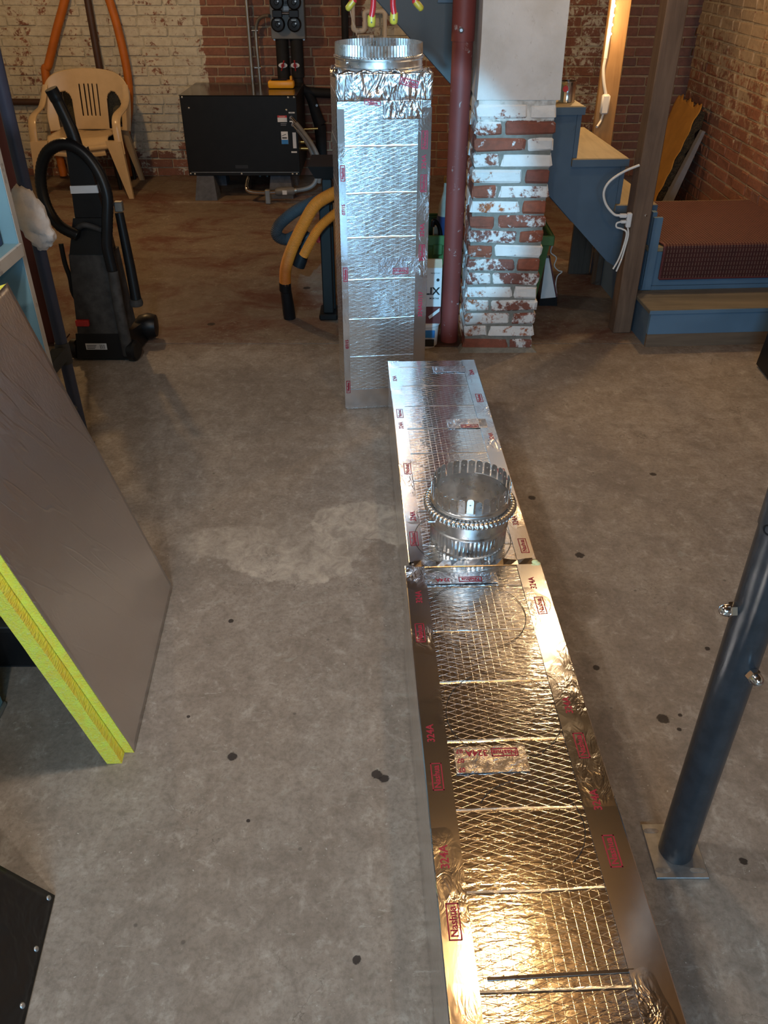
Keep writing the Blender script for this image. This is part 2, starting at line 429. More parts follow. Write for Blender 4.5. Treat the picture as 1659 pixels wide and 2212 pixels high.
M_BLUEL = paint_worn('blue_step_paint', (.105, .19, .285), (.12, .10, .08), .70)
M_SHELF = paint_worn('pale_blue_shelf_paint', (.135, .245, .29), (.07, .06, .06), .72)
M_SHELFEDGE = paint_worn('bare_shelf_edge', (.34, .33, .31), (.18, .17, .16), .6)
M_REDPIPE = paint_worn('red_oxide_paint', (.190, .038, .030), (.42, .36, .34), .635, .55)
M_DKRED = paint_worn('dark_red_paint', (.10, .022, .016), (.2, .16, .14), .8, .5)
M_POLEBLUE = plain('dark_blue_paint', (.036, .048, .095), .45, 0, .1)
M_POLE = plain('blue_black_pole_paint', (.029, .033, .039), .27, 0, .2, 30)
M_STEEL = plain('zinc_plate', (.42, .43, .44), .42, .85, .2, 40)
M_CHROME = plain('chrome', (.80, .80, .82), .12, 1.0, .04)
M_BLACK = plain('black_plastic', (.008, .008, .009), .38, 0, .2)
M_BLACKM = plain('black_matt_rubber', (.014, .014, .015), .7, 0, .25)
M_BLACKP = plain('black_sheet_metal', (.009, .0085, .008), .45, .2, .15)
for m_ in (M_BLACK, M_BLACKP, M_BLACKM): m_.node_tree.nodes['Principled BSDF'].inputs['Specular IOR Level'].default_value = .28
M_DUSTY = plain('dusty_black_plastic', (.035, .033, .032), .75, 0, .5, 25)
M_DKGREY = plain('dark_grey_hose', (.035, .038, .042), .6, 0, .2)
M_GREYP = plain('grey_panel_paint', (.13, .125, .115), .5, .1, .12)
M_GREYC = plain('grey_conduit', (.30, .29, .27), .4, .8, .15)
M_GREYH = plain('grey_rubber_hose', (.13, .125, .12), .5, 0, .15)
M_BEIGE = plain('beige_plastic', (.56, .42, .26), .26, 0, .06)
M_ORANGE = plain('orange_hose_plastic', (.46, .125, .010), .55, 0, .12)
M_YELLOW = plain('yellow_tool_plastic', (.78, .36, .015), .4, 0, .08)
M_YELLOWC = plain('yellow_case_plastic', (.70, .45, .02), .4, 0, .1)
M_WHITE = plain('white_plastic', (.70, .71, .72), .35, 0, .04)
M_PVC = plain('cream_pvc_pipe', (.66, .60, .52), .35, 0, .05)
M_LABEL = plain('white_label', (.62, .63, .65), .6, 0, .05)
M_LABBLUE = plain('blue_label', (.03, .20, .52), .5)
M_LABRED = plain('red_label', (.50, .03, .03), .5)
M_PRINT = plain('red_tape_print', (.30, .008, .032), .5, 0, .1)
M_INK = plain('black_ink', (.012, .012, .014), .6)
M_RED = plain('red_handle_plastic', (.30, .014, .018), .25, 0, .1)
M_YTIP = plain('yellow_grip_plastic', (.30, .215, .022), .4, 0, .1)
M_GREEN = plain('green_bin_plastic', (.075, .17, .055), .45, 0, .1)
M_GREEND = plain('dark_green_lining', (.03, .05, .02), .7, 0, .2)
M_BRASS = plain('brass', (.62, .42, .14), .3, 1.0, .1)
M_BLOCK = plain('blue_grey_block', (.070, .074, .088), .85, 0, .25, 30, .002, 90)
M_TEAL = plain('teal_leg_paint', (.14, .30, .36), .5, 0, .15)
M_NAVY = plain('navy_box_card', (.020, .032, .095), .45, 0, .1)
M_CARD = plain('tan_cardboard', (.46, .38, .28), .8, 0, .1)
M_MAROON = plain('maroon_card', (.11, .022, .022), .6, 0, .1)
M_BROWNP = plain('brown_pipe_paint', (.050, .022, .015), .5, 0, .15)
M_KRAFT = plain('kraft_paper', (.52, .25, .045), .6, 0, .14, 8, .002, 30)
M_BATT = plain('dark_batt_fibre', (.045, .035, .022), .95, 0, .5, 50, .02, 80)
M_GREYB = plain('grey_board', (.20, .20, .22), .5, .1, .15)
M_CLEAR = plain('cloudy_bottle_plastic', (.30, .29, .25), .15, 0, .2)
M_TIN = plain('bare_tin', (.72, .70, .68), .14, 1.0, .05)
M_CLOTH = plain('white_cotton_cloth', (.74, .73, .73), .9, 0, .08, 40, .001, 300)
M_CORD = plain('white_cord_plastic', (.72, .72, .70), .45, 0, .03)
M_LINT = plain('pale_yellow_fibre', (.70, .74, .40), .9)
def emit(name, col, st):
    s = S(name, .3, 0, col); s.set('Emission Color', col); s.set('Emission Strength', st); return s.m
M_LED = emit('lit_led', (1.0, .74, .44), 80.)
M_BULB = emit('lit_bulb_glass', (1.0, .8, .55), 18.)
def tarp_mat():
    s = S('black_vinyl_sheet', .30, 0, (.012, .011, .011)); n = s.noise(s.pos, 6, 3, .5, 1.5)
    s.bump(s.ma('MULTIPLY', n, .02), .6); return s.m
M_TARP = tarp_mat()
def mat_weave():
    s = S('red_woven_mat', .9); x, y, z = s.xyz(s.uv)
    a = s.ma('FRACT', s.ma('MULTIPLY', x, 70)); b = s.ma('FRACT', s.ma('MULTIPLY', y, 48))
    st = s.ma('MULTIPLY', s.rng(s.ma('ABSOLUTE', s.ma('SUBTRACT', a, .5)), .08, .2, 1, 0), s.rng(s.ma('ABSOLUTE', s.ma('SUBTRACT', b, .5)), .3, .42, 1, 0))
    n = s.noise(s.pos, 30, 3)
    c = s.mix(s.rng(n, .3, .7), (.045, .009, .008), (.065, .014, .011)); c = s.mix(s.ma('MULTIPLY', st, .6), c, (.22, .14, .10))
    s.set('Base Color', c); s.bump(s.ma('MULTIPLY', s.ma('MAXIMUM', a, b), .0015), .8); return s.m
M_MAT = mat_weave()
def ribs(name, col, freq=90., rough=.5):
    s = S(name, rough, 0, col); u, v, _ = s.xyz(s.uv); return s.m
def mesh_fabric():
    s = S('black_mesh_fabric', .7); c = s.vor(s.pos, 160)
    s.set('Base Color', s.mix(s.rng(c, .25, .45), (.010, .010, .011), (.075, .065, .04))); return s.m
M_MESH = mesh_fabric()

# ------------------------------------------------------------------ the room
YB = 7.05; XR = 2.10; XL = -3.0; YF = -2.3; ZC = 2.2
fl = MB().box(XL, 3.0, YF, YB+.2, -.20, -.03).build('floor', M_CONC); tag(fl, 'worn grey concrete cellar floor', kind='structure')
MB().box(XL, 3.0, YF, 3.655, -.03, 0).build('slab', M_CONC, fl)
MB().box(XL, 3.0, 3.662, YB+.2, -.03, 0).build('slab', M_CONC, fl)

MB().hexa([(-1.72, 6.20, 0), (-.25, 6.20, 0), (-.25, YB, 0), (-1.72, YB, 0)], [(-1.70, 6.22, .0085), (-.27, 6.22, .0085), (-.27, YB, .0085), (-1.70, YB, .0085)]).build('equipment_pad', M_CONC, fl)
def brick_mesh(L, D, Hh, name, mat, j=.0022, bev=.004):
    b = MB(); b.box(-L/2, L/2, -D/2, D/2, -Hh/2, Hh/2, bev)
    for v in b.bm.verts: v.co += Vector((random.uniform(-j, j), random.uniform(-j, j), random.uniform(-j, j)))
    me = bpy.data.meshes.new(name); b.bm.to_mesh(me); b.bm.free(); me.materials.append(mat); return me
def put_brick(me, loc, parent, rz=0, sx=1):
    o = bpy.data.objects.new('brick', me); COL.objects.link(o); o.parent = parent
    o.location = Vector(loc) - wm(parent).translation; o.rotation_euler = (random.uniform(-.006, .006), random.uniform(-.006, .006), rz + random.uniform(-.008, .008)); o.scale = (sx, 1, 1)
    return o
CO = .065                                       # course height
# back wall: backing of mortar with bricks standing proud of it
wb = MB().box(XL, 3.0, YB, YB+.2, 0, ZC).build('wall_back', BR['back_m'])
tag(wb, 'old brick back wall, whitewashed on the left', kind='structure')
bmB = [brick_mesh(.200, .05, .053, 'brick', BR['back'], .003) for _ in range(6)]
cam_p = Vector((0, 0, 1.55))
cand = []
for r in range(33):
    z = .032 + r*CO; off = (r % 2)*.105 + random.uniform(-.02, .02)
    x = -2.95 + off
    while x < 2.9:
        L = .21 if random.random() > .14 else .105
        cand.append((x + L/2, z, L)); x += L
def seen(x, z):
    # hidden behind the tall duct, the black heat pump, the pier and the red pipe
    if -2.85 > x or x > 2.62 or z > 1.24: return False
    if -1.45 < x < -.62 and .15 < z < .70: return False
    if .40 < x < 1.30: return False
    if -.40 < x < .32 and z < .95: return False
    return True
vis = [c for c in cand if seen(c[0], c[1])]
vis.sort(key=lambda c: -c[1] - (0.2 if c[2] > .15 else 0)); own = set(vis[:300])
rest = MB()
for c in cand:
    x, z, L = c
    if c in own: put_brick(random.choice(bmB), (x, YB + .017 + random.uniform(-.003, .003), z), wb, 0, (L-.010)/.2)
    else: rest.box(x-L/2+.005, x+L/2-.005, YB-.008+random.uniform(-.003, .003), YB+.02, z-.0265, z+.0265)
tag(rest.build('brick_rest', BR['back'], wb), kind='stuff')
# right wall, ending in an open corner short of the back wall
YA = 6.40
wr = MB().box(XR, 3.0, YF, YA, 0, ZC).build('wall_right', BR['right_m']); tag(wr, 'brick wall beside the stairs, stained yellow white above', kind='structure')
bmR = [brick_mesh(.200, .05, .054, 'brick', BR['right'], .003) for _ in range(6)]
for r in range(4, 23):
    z = .032 + r*CO; y = YA + (.0 if r % 2 else -.0)
    first = True
    while y > 4.5:
        L = .105 if (first and r % 2) or random.random() < .25 else .21
        first = False
        put_brick(random.choice(bmR), (XR + .0175 + random.uniform(-.003, .003), y - L/2, z), wr, PI/2, (L-.010)/.2); y -= L
rest = MB()
for r in range(33):
    z = .032 + r*CO; y = 4.5 if 4 <= r < 23 else YA
    while y > YF+.2:
        L = .105 if random.random() < .2 else .21
        if not (4 <= r < 23 and y > 4.5): rest.box(XR-.008+random.uniform(-.003, .003), XR+.02, y-L+.005, y-.005, z-.027, z+.027)
        y -= L
tag(rest.build('brick_rest', BR['right'], wr), kind='stuff')
# left wall, wall behind the photographer with its window, ceiling with joists
wl = MB().box(XL-.2, XL, YF, YB+.2, 0, ZC).build('wall_left', BR['back_m']); tag(wl, 'whitewashed cellar wall on the left', kind='structure')
wf = MB().box(XL-.2, -.85, YF-.2, YF, 0, ZC).box(.85, 3.0, YF-.2, YF, 0, ZC).box(-.85, .85, YF-.2, YF, 0, 1.15).box(-.85, .85, YF-.2, YF, 2.05, ZC).build('wall_front', BR['back_m'])
tag(wf, 'cellar wall behind the photographer with one window', kind='structure')
wn = MB().box(-.85, -.80, YF-.12, YF-.06, 1.15, 2.05).box(.80, .85, YF-.12, YF-.06, 1.15, 2.05).box(-.80, .80, YF-.12, YF-.06, 1.15, 1.20).box(-.80, .80, YF-.12, YF-.06, 2.0, 2.05).box(-.02, .02, YF-.12, YF-.06, 1.2, 2.0).build('window_1', M_WHITE)
tag(wn, 'white framed cellar window behind the photographer', kind='structure')
ce = MB().box(XL-.2, 3.0, YF-.2, YB+.2, ZC+.16, ZC+.2).build('ceiling', M_JOIST); tag(ce, 'timber cellar ceiling with joists', kind='structure')
y = YF + .2
while y < YB:
    MB().box(XL, 3.0, y-.022, y+.022, ZC-.02, ZC+.16).build('joist', M_JOIST, ce); y += .42
for i, (p, e, c) in enumerate(LAMPS):
    lb = ['above the near duct', 'above the beige chair', 'above the leaning insulation board', 'above the brick pier', 'above the photographer, added to brighten the near floor', 'above the stair landing, added to brighten the right wall'][i]
    t = thing('ceiling_lamp', 'bare bulb in a white ceiling holder ' + lb, 'lamp', (p[0], p[1], ZC-.02), group='bare ceiling bulbs')
    MB().lathe([(.05, .0), (.05, -.03), (.022, -.04), (.022, -.07)], (p[0], p[1], ZC-.02), 16).build('holder', M_WHITE, t, 40)
    o = MB().lathe([(.012, .05), (.018, .03), (.03, .0), (.024, -.022), (.004, -.032)], (p[0], p[1], p[2]+.06), 16).build('bulb', M_BULB, t, 60)

wl_ = thing('fill_spot_fixture', 'small black clamp light added behind the photographer to brighten the upright duct', 'lamp', (-.20, -.30, ZC-.02))  # unseen fixture, added to go with the duct spot
MB().tube([(-.20, -.30, ZC-.021), (-.20, -.32, 2.0)], .006, 8).build('arm', M_BLACK, wl_, 60)
MB().lathe([(.018, .0), (.024, .03), (.042, .07), (.040, .072), (.022, .032)], (-.2005, -.345, 1.955), 20, toward((.05, 3.3, -1.03)), cap=False).build('reflector', M_BLACK, wl_, 50)

# ------------------------------------------------------------------ brick pier
PX, PY, PW = .362, 3.580, .318
pier = MB().box(PX+.008, PX+PW-.008, PY+.008, PY+PW-.008, 0, ZC).build('brick_pier', BR['pier_m'])
tag(pier, 'square brick pier with flaking white paint beside the red pipe', 'pier')
c6 = .0607
A = [brick_mesh(.203, .103, .050, 'brick', BR['pier'], .0042, .008) for _ in range(8)]
for r in range(17):
    z = .030 + r*c6
    L4 = [(.1015, .0515, 0), (.2655, .1015, 1), (.2165, .2665, 0), (.0525, .2165, 1)]
    for (bx_, by_, q) in L4:
        if r % 2: bx_ = PW - bx_
        put_brick(random.choice(A), (PX+bx_, PY+by_, z), pier, PI/2 if q else 0)
b = MB()
zs = [1.043, 1.12, 1.25, 1.45, 1.8, ZC-.001]
loops = []
for z in zs:
    j = lambda: random.uniform(-.004, .004)
    loops.append([(PX+.002+j()*.5, PY+.001+j()*.4, z), (PX+PW*.5, PY+j()*.4, z), (PX+PW+.004+j(), PY+.001+j()*.4, z), (PX+PW+j(), PY+PW, z), (PX+j(), PY+PW, z)])
for lo, hi in zip(loops, loops[1:]): b.hexa(lo, hi)
b.build('plaster', M_PLAST, pier)
for k in range(7):                                   # crumbs of mortar where the pier meets the floor
    pass
skirt = MB().hexa([(PX-.02, PY-.03, .0), (PX+PW+.02, PY-.025, .0), (PX+PW+.02, PY+.05, 0), (PX-.02, PY+.05, 0)],
                  [(PX, PY-.004, .016), (PX+PW, PY-.004, .014), (PX+PW, PY+.05, .014), (PX, PY+.05, .016)]).build('mortar_skirt', BR['pier_m'], pier)

# ------------------------------------------------------------------ red steel column beside it, second one at the left
def steel_col(x, y, r, label, mat, bolt):
    t = thing('steel_column', label, 'column', (x, y, 0))
    MB().lathe([(r, .004), (r, ZC)], (x, y, 0), 28).build('pipe', mat, t, 40)
    MB().box(x-.085, x+.050, y-.07, y+.07, 0, .006, .001).build('base_plate', M_BROWNP, t)
    MB().lathe([(r+.004, 1.235), (r+.004, ZC-.01)], (x, y, 0), 28).build('sleeve', mat, t, 40)
    if bolt: MB().lathe([(.010, 0), (.010, .008), (.006, .011)], (x-.012, y-r-.003, 1.205+.07), 6, toward((0, -1, 0))).build('bolt', M_STEEL, t)
    return t
steel_col(.305, 3.690, .041, 'chipped red steel column right beside the brick pier', M_REDPIPE, True)
steel_col(-1.555, 3.70, .043, 'dark red steel column behind the pale blue shelf', M_DKRED, False)

# ------------------------------------------------------------------ foil-faced duct sections
from mathutils import noise as mnoise
def duct_box(M, w, l, h, name, parent, cuts=14, mat=None):
    b = MB(); r = bmesh.ops.create_cube(b.bm, size=1)
    bmesh.ops.transform(b.bm, matrix=Matrix.Translation((w/2, l/2, h/2)) @ Matrix.Diagonal((w, l, h, 1)), verts=r['verts'])
    bmesh.ops.bevel(b.bm, geom=b.bm.edges[:], offset=.004, segments=2, affect='EDGES')
    bmesh.ops.subdivide_edges(b.bm, edges=[e for e in b.bm.edges if e.calc_length() > .1], cuts=cuts, use_grid_fill=True)
    for v in b.bm.verts:
        n = mnoise.noise_vector(v.co*6.0)*.0011
        k = min(1, v.co.z/.03) if True else 1
        v.co += Vector((n.x*k, n.y*k, n.z*k if v.co.z > .01 else 0))
    bmesh.ops.transform(b.bm, matrix=M, verts=b.bm.verts[:])
    return b.build(name, mat or M_FOIL, parent, 45, uv=M)
def ring_line(M, cx, cy, z, r, name, parent, w=.0013, a0=0, a1=2*PI, n=72):
    b = MB(M); f = lambda u, v: ((r+(v-.5)*w)*math.cos(a0+(a1-a0)*u)+cx, (r+(v-.5)*w)*math.sin(a0+(a1-a0)*u)+cy, z)
    return b.grid(n, 1, f).build(name, M_INK, parent)
def frame_print(M4, w, h, t, parent, word='Nashua', solid=False):
    b = MB(M4)
    for (x0, x1, y0, y1) in ((-w/2, w/2, -h/2, -h/2+t), (-w/2, w/2, h/2-t, h/2), (-w/2, -w/2+t, -h/2, h/2), (w/2-t, w/2, -h/2, h/2)):
        b.box(x0, x1, y0, y1, 0, .0002)
    b.build('print_frame', M_PRINT, parent)
    text('print_word', word, h*.78, M4, M_PRINT, parent, .0001, bold=.0004)

RZ = math.radians(2.25)
HDF = frame((.063, 1.602, 0), RZ); FW, FL, FH = .309, 1.19, .300
far = thing('duct_section', 'far foil-faced floor duct with the fingered collar standing on it', 'duct', (.063, 1.602, 0), RZ)
duct_box(HDF, FW, FL, FH, 'board', far, 20)
def strip(M, x0, x1, y0, y1, z0, z1, name, parent, mat=None, uvM=None):
    b = MB(M); b.box(x0, x1, y0, y1, z0, z1); 
    return b.build(name, mat or M_TAPE, parent, uv=uvM or M)
def edge_tape(M, side, w, l, h, wid, drop, parent, y0=0.004):
    # tape folded over a long top edge
    b = MB(M); e = .0022; t = .0006
    if side < 0: pts = [(-e, h-drop), (-e, h+e*.6), (-e*.2, h+e), (wid, h+e), (wid, h+e-t), (-e*.2+t, h+e-t), (-e+t, h+e*.5), (-e+t, h-drop)]
    else: pts = [(w+e, h-drop), (w+e-t, h-drop), (w+e-t, h+e*.5), (w+e*.2-t, h+e-t), (w-wid, h+e-t), (w-wid, h+e), (w+e*.2, h+e), (w+e, h+e*.6)]
    n = 26
    for i in range(n):
        a = y0 + (l-2*y0)*i/n; c = y0 + (l-2*y0)*(i+1)/n
        b.hexa([(p[0], a, p[1]) for p in pts], [(p[0], c, p[1]) for p in pts])
    bmesh.ops.remove_doubles(b.bm, verts=b.bm.verts[:], dist=.0001)
    for v in b.bm.verts:
        p = M.inverted() @ v.co
    return b.build('tape_strip', M_TAPE, parent, uv=M)
tl = edge_tape(HDF, -1, FW, FL, FH, .036, .03, far); tr = edge_tape(HDF, 1, FW, FL, FH, .045, .04, far)
ZP = FH + .0024
def tape_marks(M, x, ys, z, parent, flip=1, size=1.0):
    for i, yy in enumerate(ys):
        c = M @ Vector((x + random.uniform(-.004, .004), yy, z)); X = (M.to_3x3() @ Vector((0, flip, 0))); Y = (M.to_3x3() @ Vector((-flip, 0, 0)))
        if i % 2 == 0: frame_print(basis(c, X, Y), .060*size, .021*size, .0022, parent)
        else: text('print_word', '324A', .020*size, basis(c, X, Y), M_PRINT, parent, .0001, bold=.0004)
tape_marks(HDF, .018, [.10, .20, .44, .70, .78, 1.04], ZP, tl)
tape_marks(HDF, FW-.022, [.06, .17, .40, .62, .88, 1.08], ZP, tr)
pt = strip(HDF, .165, .288, .675, .735, FH+.0014, FH+.0022, 'tape_patch', far, M_PATCH)
frame_print(basis(HDF @ Vector((.232, .688, FH+.0024)), HDF.to_3x3() @ Vector((1, 0, 0)), HDF.to_3x3() @ Vector((0, 1, 0))), .055, .02, .0022, pt)
strip(HDF, .155, .27, 1.085, 1.135, FH+.0014, FH+.0022, 'tape_patch', far, M_PATCH)
ring_line(HDF, .140, .100, FH+.0026, .122, 'pen_circle', far)

NO = (.1000, .370, 0); HDN = frame(NO, RZ); NW, NL, NH = .327, 1.222, .304
near = thing('duct_section', 'near foil-faced floor duct with pen circles drawn on its top', 'duct', NO, RZ)
duct_box(HDN, NW, NL, NH, 'board', near, 20)
nl = edge_tape(HDN, -1, NW, NL, NH, .046, .03, near); nr = edge_tape(HDN, 1, NW, NL, NH, .058, .045, near)
ZN = NH + .0024
tape_marks(HDN, .020, [.33, .44, .60, .70, .98, 1.10], ZN, nl)
tape_marks(HDN, NW-.030, [.44, .54, .66, .76, 1.06, 1.14], ZN, nr)
R3 = HDN.to_3x3()
pt = strip(HDN, .056, .190, .605, .665, NH+.0016, NH+.0025, 'tape_patch', near, M_PATCH)
frame_print(basis(HDN @ Vector((.150, .650, NH+.0027)), R3 @ Vector((-1, 0, 0)), R3 @ Vector((0, -1, 0))), .050, .019, .0022, pt)
text('print_word', '324A', .019, basis(HDN @ Vector((.098, .650, NH+.0027)), R3 @ Vector((-1, 0, 0)), R3 @ Vector((0, -1, 0))), M_PRINT, pt, .0001, bold=.0004)
for k in range(3):
    text('print_word', '07', .013, basis(HDN @ Vector((.066, .655-.021*k, NH+.0027)), R3 @ Vector((-1, 0, 0)), R3 @ Vector((0, -1, 0))), M_PRINT, pt, .0001, bold=.0003)
pt = strip(HDN, .040, .215, 1.145, 1.185, NH+.0016, NH+.0025, 'tape_patch', near, M_PATCH)
frame_print(basis(HDN @ Vector((.150, 1.160, NH+.0027)), R3 @ Vector((-1, 0, 0)), R3 @ Vector((0, -1, 0))), .055, .018, .0022, pt)
text('print_word', '324A', .016, basis(HDN @ Vector((.085, 1.160, NH+.0027)), R3 @ Vector((-1, 0, 0)), R3 @ Vector((0, -1, 0))), M_PRINT, pt, .0001, bold=.0003)
ring_line(HDN, .163, .745, NH+.0020, .112, 'pen_circle', near)
ring_line(HDN, .148, 1.035, NH+.0020, .110, 'pen_circle', near)
ring_line(HDN, .170, .495, NH+.0020, .092, 'pen_circle', near, a0=-.9, a1=2.6)
# lifted lips of facing at the joint, and the fold near the camera
b = MB(HDN)
for i in range(16):
    x0 = .02+.29*i/16; x1 = .02+.29*(i+1)/16; h0 = .006+.003*math.sin(i*1.7); h1 = .006+.003*math.sin((i+1)*1.7)
    b.hexa([(x0, NL-.012, NH+.001), (x1, NL-.012, NH+.001), (x1, NL+.006, NH+.001), (x0, NL+.006, NH+.001)],
           [(x0, NL-.010, NH+.0022), (x1, NL-.010, NH+.0022), (x1, NL+.007, NH+h1), (x0, NL+.007, NH+h0)])
b.build('facing_flap', M_TAPE, near, uv=HDN)
MB(HDN).hexa([(.06, .240, NH+.001), (NW-.05, .244, NH+.001), (NW-.05, .249, NH+.001), (.06, .245, NH+.001)],
             [(.06, .2405, NH+.0018), (NW-.05, .2445, NH+.0018), (NW-.05, .249, NH+.0024), (.06, .245, NH+.0024)]).build('facing_fold', M_TAPE, near, uv=HDN)
b = MB(HDN); 
for k in range(9): b.blob((NW-.012+.006*math.sin(k*2.1), NL-.004-.004*k, NH+.004-.003*k), .008, 8, (1.1, .9, .7))
b.build('fibre_tuft', M_LINT, near, 60)

# upright section
VO = (-.153, 2.993, 0); VZ = math.radians(7); VD = frame(VO, VZ); VW, VH = .312, 1.195
up = thing('duct_section', 'upright foil-faced duct with a crimped steel collar on top', 'duct', VO, VZ)
duct_box(VD, VW, VW, VH, 'board', up, 20, M_FOILV)
e = .0022
def vstrip(x0, x1, z0, z1, name='tape_strip', mat=None, wrap=0, th=.0007, off=0.0):
    b = MB(VD); b.box(x0, x1, -e-off, -e-off+th, z0, z1)
    if wrap < 0: b.box(-e-off, -e-off+th, -e-off, .03, z0, z1)
    if wrap > 0: b.box(VW+e+off-th, VW+e+off, -e-off, .03, z0, z1)
    return b.build(name, mat or M_TAPE, up, uv=VD)
vl = vstrip(-e, .022, .01, 1.10, wrap=-1); vr = vstrip(VW-.043, VW+e, .01, 1.10, wrap=1)
def crumpled(x0, x1, z0, z1, name, amp=.006):
    b = MB(VD)
    def f(u, v):
        x = x0+(x1-x0)*u; z = z0+(z1-z0)*v; n = mnoise.noise(Vector((x*28, z*14, 3.1)))+.5*mnoise.noise(Vector((x*60, z*40, 8)))
        edge = min(1, 6*min(u, 1-u, v*1.2))
        return (x, -.0045-amp*max(0, .5+n)*edge, z)
    return b.grid(48, 20, f).build(name, M_CRUM, up, 50, uv=VD, solid=.0006)
cb = crumpled(-.003, VW+.003, 1.122, 1.203, 'crumpled_tape')
cp = crumpled(.150, VW-.03, 1.066, 1.124, 'crumpled_tape', .004)
vstrip(.0, VW, .010, .088, 'tape_strip', off=.0009)
pv = vstrip(.132, VW-.03, .545, .605, 'tape_patch', M_PATCH, off=.0009)
X3 = VD.to_3x3()
def vprint(x, z, parent, w=.055, h=.02, rot=0, word=None):
    c = VD @ Vector((x, -e-.0014, z)); a = X3 @ Vector((math.cos(rot), 0, math.sin(rot))); q = X3 @ Vector((-math.sin(rot), 0, math.cos(rot)))
    if word: text('print_word', word, h, basis(c, a, q), M_PRINT, parent, .0001, bold=.0004)
    else: frame_print(basis(c, a, q), w, h, .0022, parent)
vprint(.215, .556, pv, .058, .022, PI)
for zz, wd in ((.93, '324A'), (.86, None), (.70, '324A'), (.62, None), (.45, '07/17'), (.40, '324A'), (1.0, None)): vprint(VW-.020, zz, vr, .058, .022, PI/2, wd)
for zz, wd in ((.55, None), (.78, '07/15'), (.90, None), (.28, '07/15'), (.10, None)): vprint(.012, zz, vl, .052, .016, PI/2, wd)
vc = VD @ Vector((.235, -.0125, 1.175)); frame_print(basis(vc, X3 @ Vector((1, 0, -.25)), X3 @ Vector((.25, 0, 1))), .062, .022, .003, cb)
vc = VD @ Vector((.115, -.0125, 1.118)); frame_print(basis(vc, X3 @ Vector((1, 0, -.12)), X3 @ Vector((.12, 0, 1))), .055, .014, .002, cb)
for k, xx in enumerate((.04, .09, .14, .19)):       # foil tucked over the top rim
    MB(VD).tube([(xx-.03, .004, VH+.002), (xx, .010, VH+.011+.003*(k % 2)), (xx+.035, .006, VH+.003)], .007, 7).build('foil_tuck', M_CRUM, up, 60, uv=VD)
MB(VD).blob((.004, .05, VH+.006), .022, 14, (.9, 1.8, .6)).jitter(.0035).build('foil_tuck', M_CRUM, up, 70, uv=VD)
MB(VD).blob((VW-.006, .06, VH+.003), .02, 14, (.7, 1.8, .5)).jitter(.003).build('foil_tuck', M_CRUM, up, 70, uv=VD)

# crimped collar on the upright section
cc = VD @ Vector((.156, .160, VH+.002))
col1 = thing('crimped_collar', 'wide galvanised collar with crimped rim on the upright duct', 'collar', cc)
R = .147; SEG = 176
prof = [(R+.004, .0), (R+.004, .004), (R, .008), (R, .012), (R+.002, .014), (R, .016), (R, .033), (R+.0045, .038), (R+.0045, .041), (R, .045)]
MB().lathe(prof + [(R-.001, .045), (R-.001, .0)], cc, 96, cap=False).build('sleeve', M_GALV, col1, 40)
crp = [(R, .045), (R-.001, .048), (R-.002, .080), (R-.0035, .080), (R-.0025, .048), (R-.001, .045)]
MB().lathe(crp, cc, SEG, cap=False, wave=lambda j, k: (.0017 if k % 2 else -.0017) if 1 <= j <= 4 else 0).build('crimped_band', M_GALV, col1)
MB().lathe([(R+.001, .0405), (R+.0052, .0425), (R+.001, .0445)], cc, 96, cap=False).build('bead', M_GALV, col1, 60)
MB().lathe([(.004, 0), (.004, .003), (.002, .004)], cc+Vector((-.105, -.104, .028)), 8, toward((-.7, -.7, 0))).build('rivet', M_GALV, col1, 40)

# fingered take-off collar standing on the far section
tc = Vector((.213, 1.716, FH+.003))
to = thing('takeoff_collar', 'small galvanised take-off collar with a ring of upright tabs', 'collar', tc)
r = .0955
MB().lathe([(r-.002, 0), (r-.001, .002), (r, .046), (r-.001, .046), (r-.003, .0)], tc, 116, cap=False, wave=lambda j, k: (.0013 if k % 2 else -.0013) if j in (0, 1, 4) else (.0006 if k % 2 else -.0006)).build('crimped_band', M_GALV, to)
MB().lathe([(r, .046), (r+.003, .049), (r+.003, .052), (r, .055), (r, .092), (r-.001, .092), (r-.001, .055), (r-.001, .046)], tc, 72, cap=False).build('sleeve', M_GALV, to, 40)
b = MB(); n = 348; pts = []
ringc = [(tc.x+(r+.0100)*math.cos(2*PI*i/n), tc.y+(r+.0100)*math.sin(2*PI*i/n), tc.z+.102+.0012*math.sin(2*PI*i*58/n+1.5)) for i in range(n)]
b.tube(ringc, [.0088+.0012*math.sin(2*PI*i*58/n) for i in range(n)], 12, closed=True).build('corrugated_flange', M_GALV, to, 70)
MB().lathe([(r, .092), (r, .112), (r+.0025, .115), (r, .118), (r+.002, .121), (r-.001, .124), (r-.0005, .130), (r-.0015, .130), (r-.002, .118), (r-.001, .092)], tc, 72, cap=False).build('upper_sleeve', M_GALV, to, 35)
def tab_mesh():
    NT = 30; w = 2*PI*(r-.0005)/NT*.40; h0, h1 = .128, .168
    out = [(-w, h0), (w, h0), (w, h1-w*.9), (w*.75, h1-w*.25), (0, h1), (-w*.75, h1-w*.25), (-w, h1-w*.9)]
    d = .0024; inn = [(0, h1-.016-d), (d, h1-.016), (0, h1-.016+d), (-d, h1-.016)]
    bm = bmesh.new()
    def loop(P): 
        V = [bm.verts.new((r-.0005, p[0], p[1])) for p in P]; return [bm.edges.new((V[i], V[(i+1) % len(V)])) for i in range(len(V))]
    es = loop(out)+loop(inn); bmesh.ops.triangle_fill(bm, edges=es, use_beauty=True)
    me = bpy.data.meshes.new('tab'); bm.to_mesh(me); bm.free(); me.materials.append(M_GALV); return me, NT
tm, NT = tab_mesh()
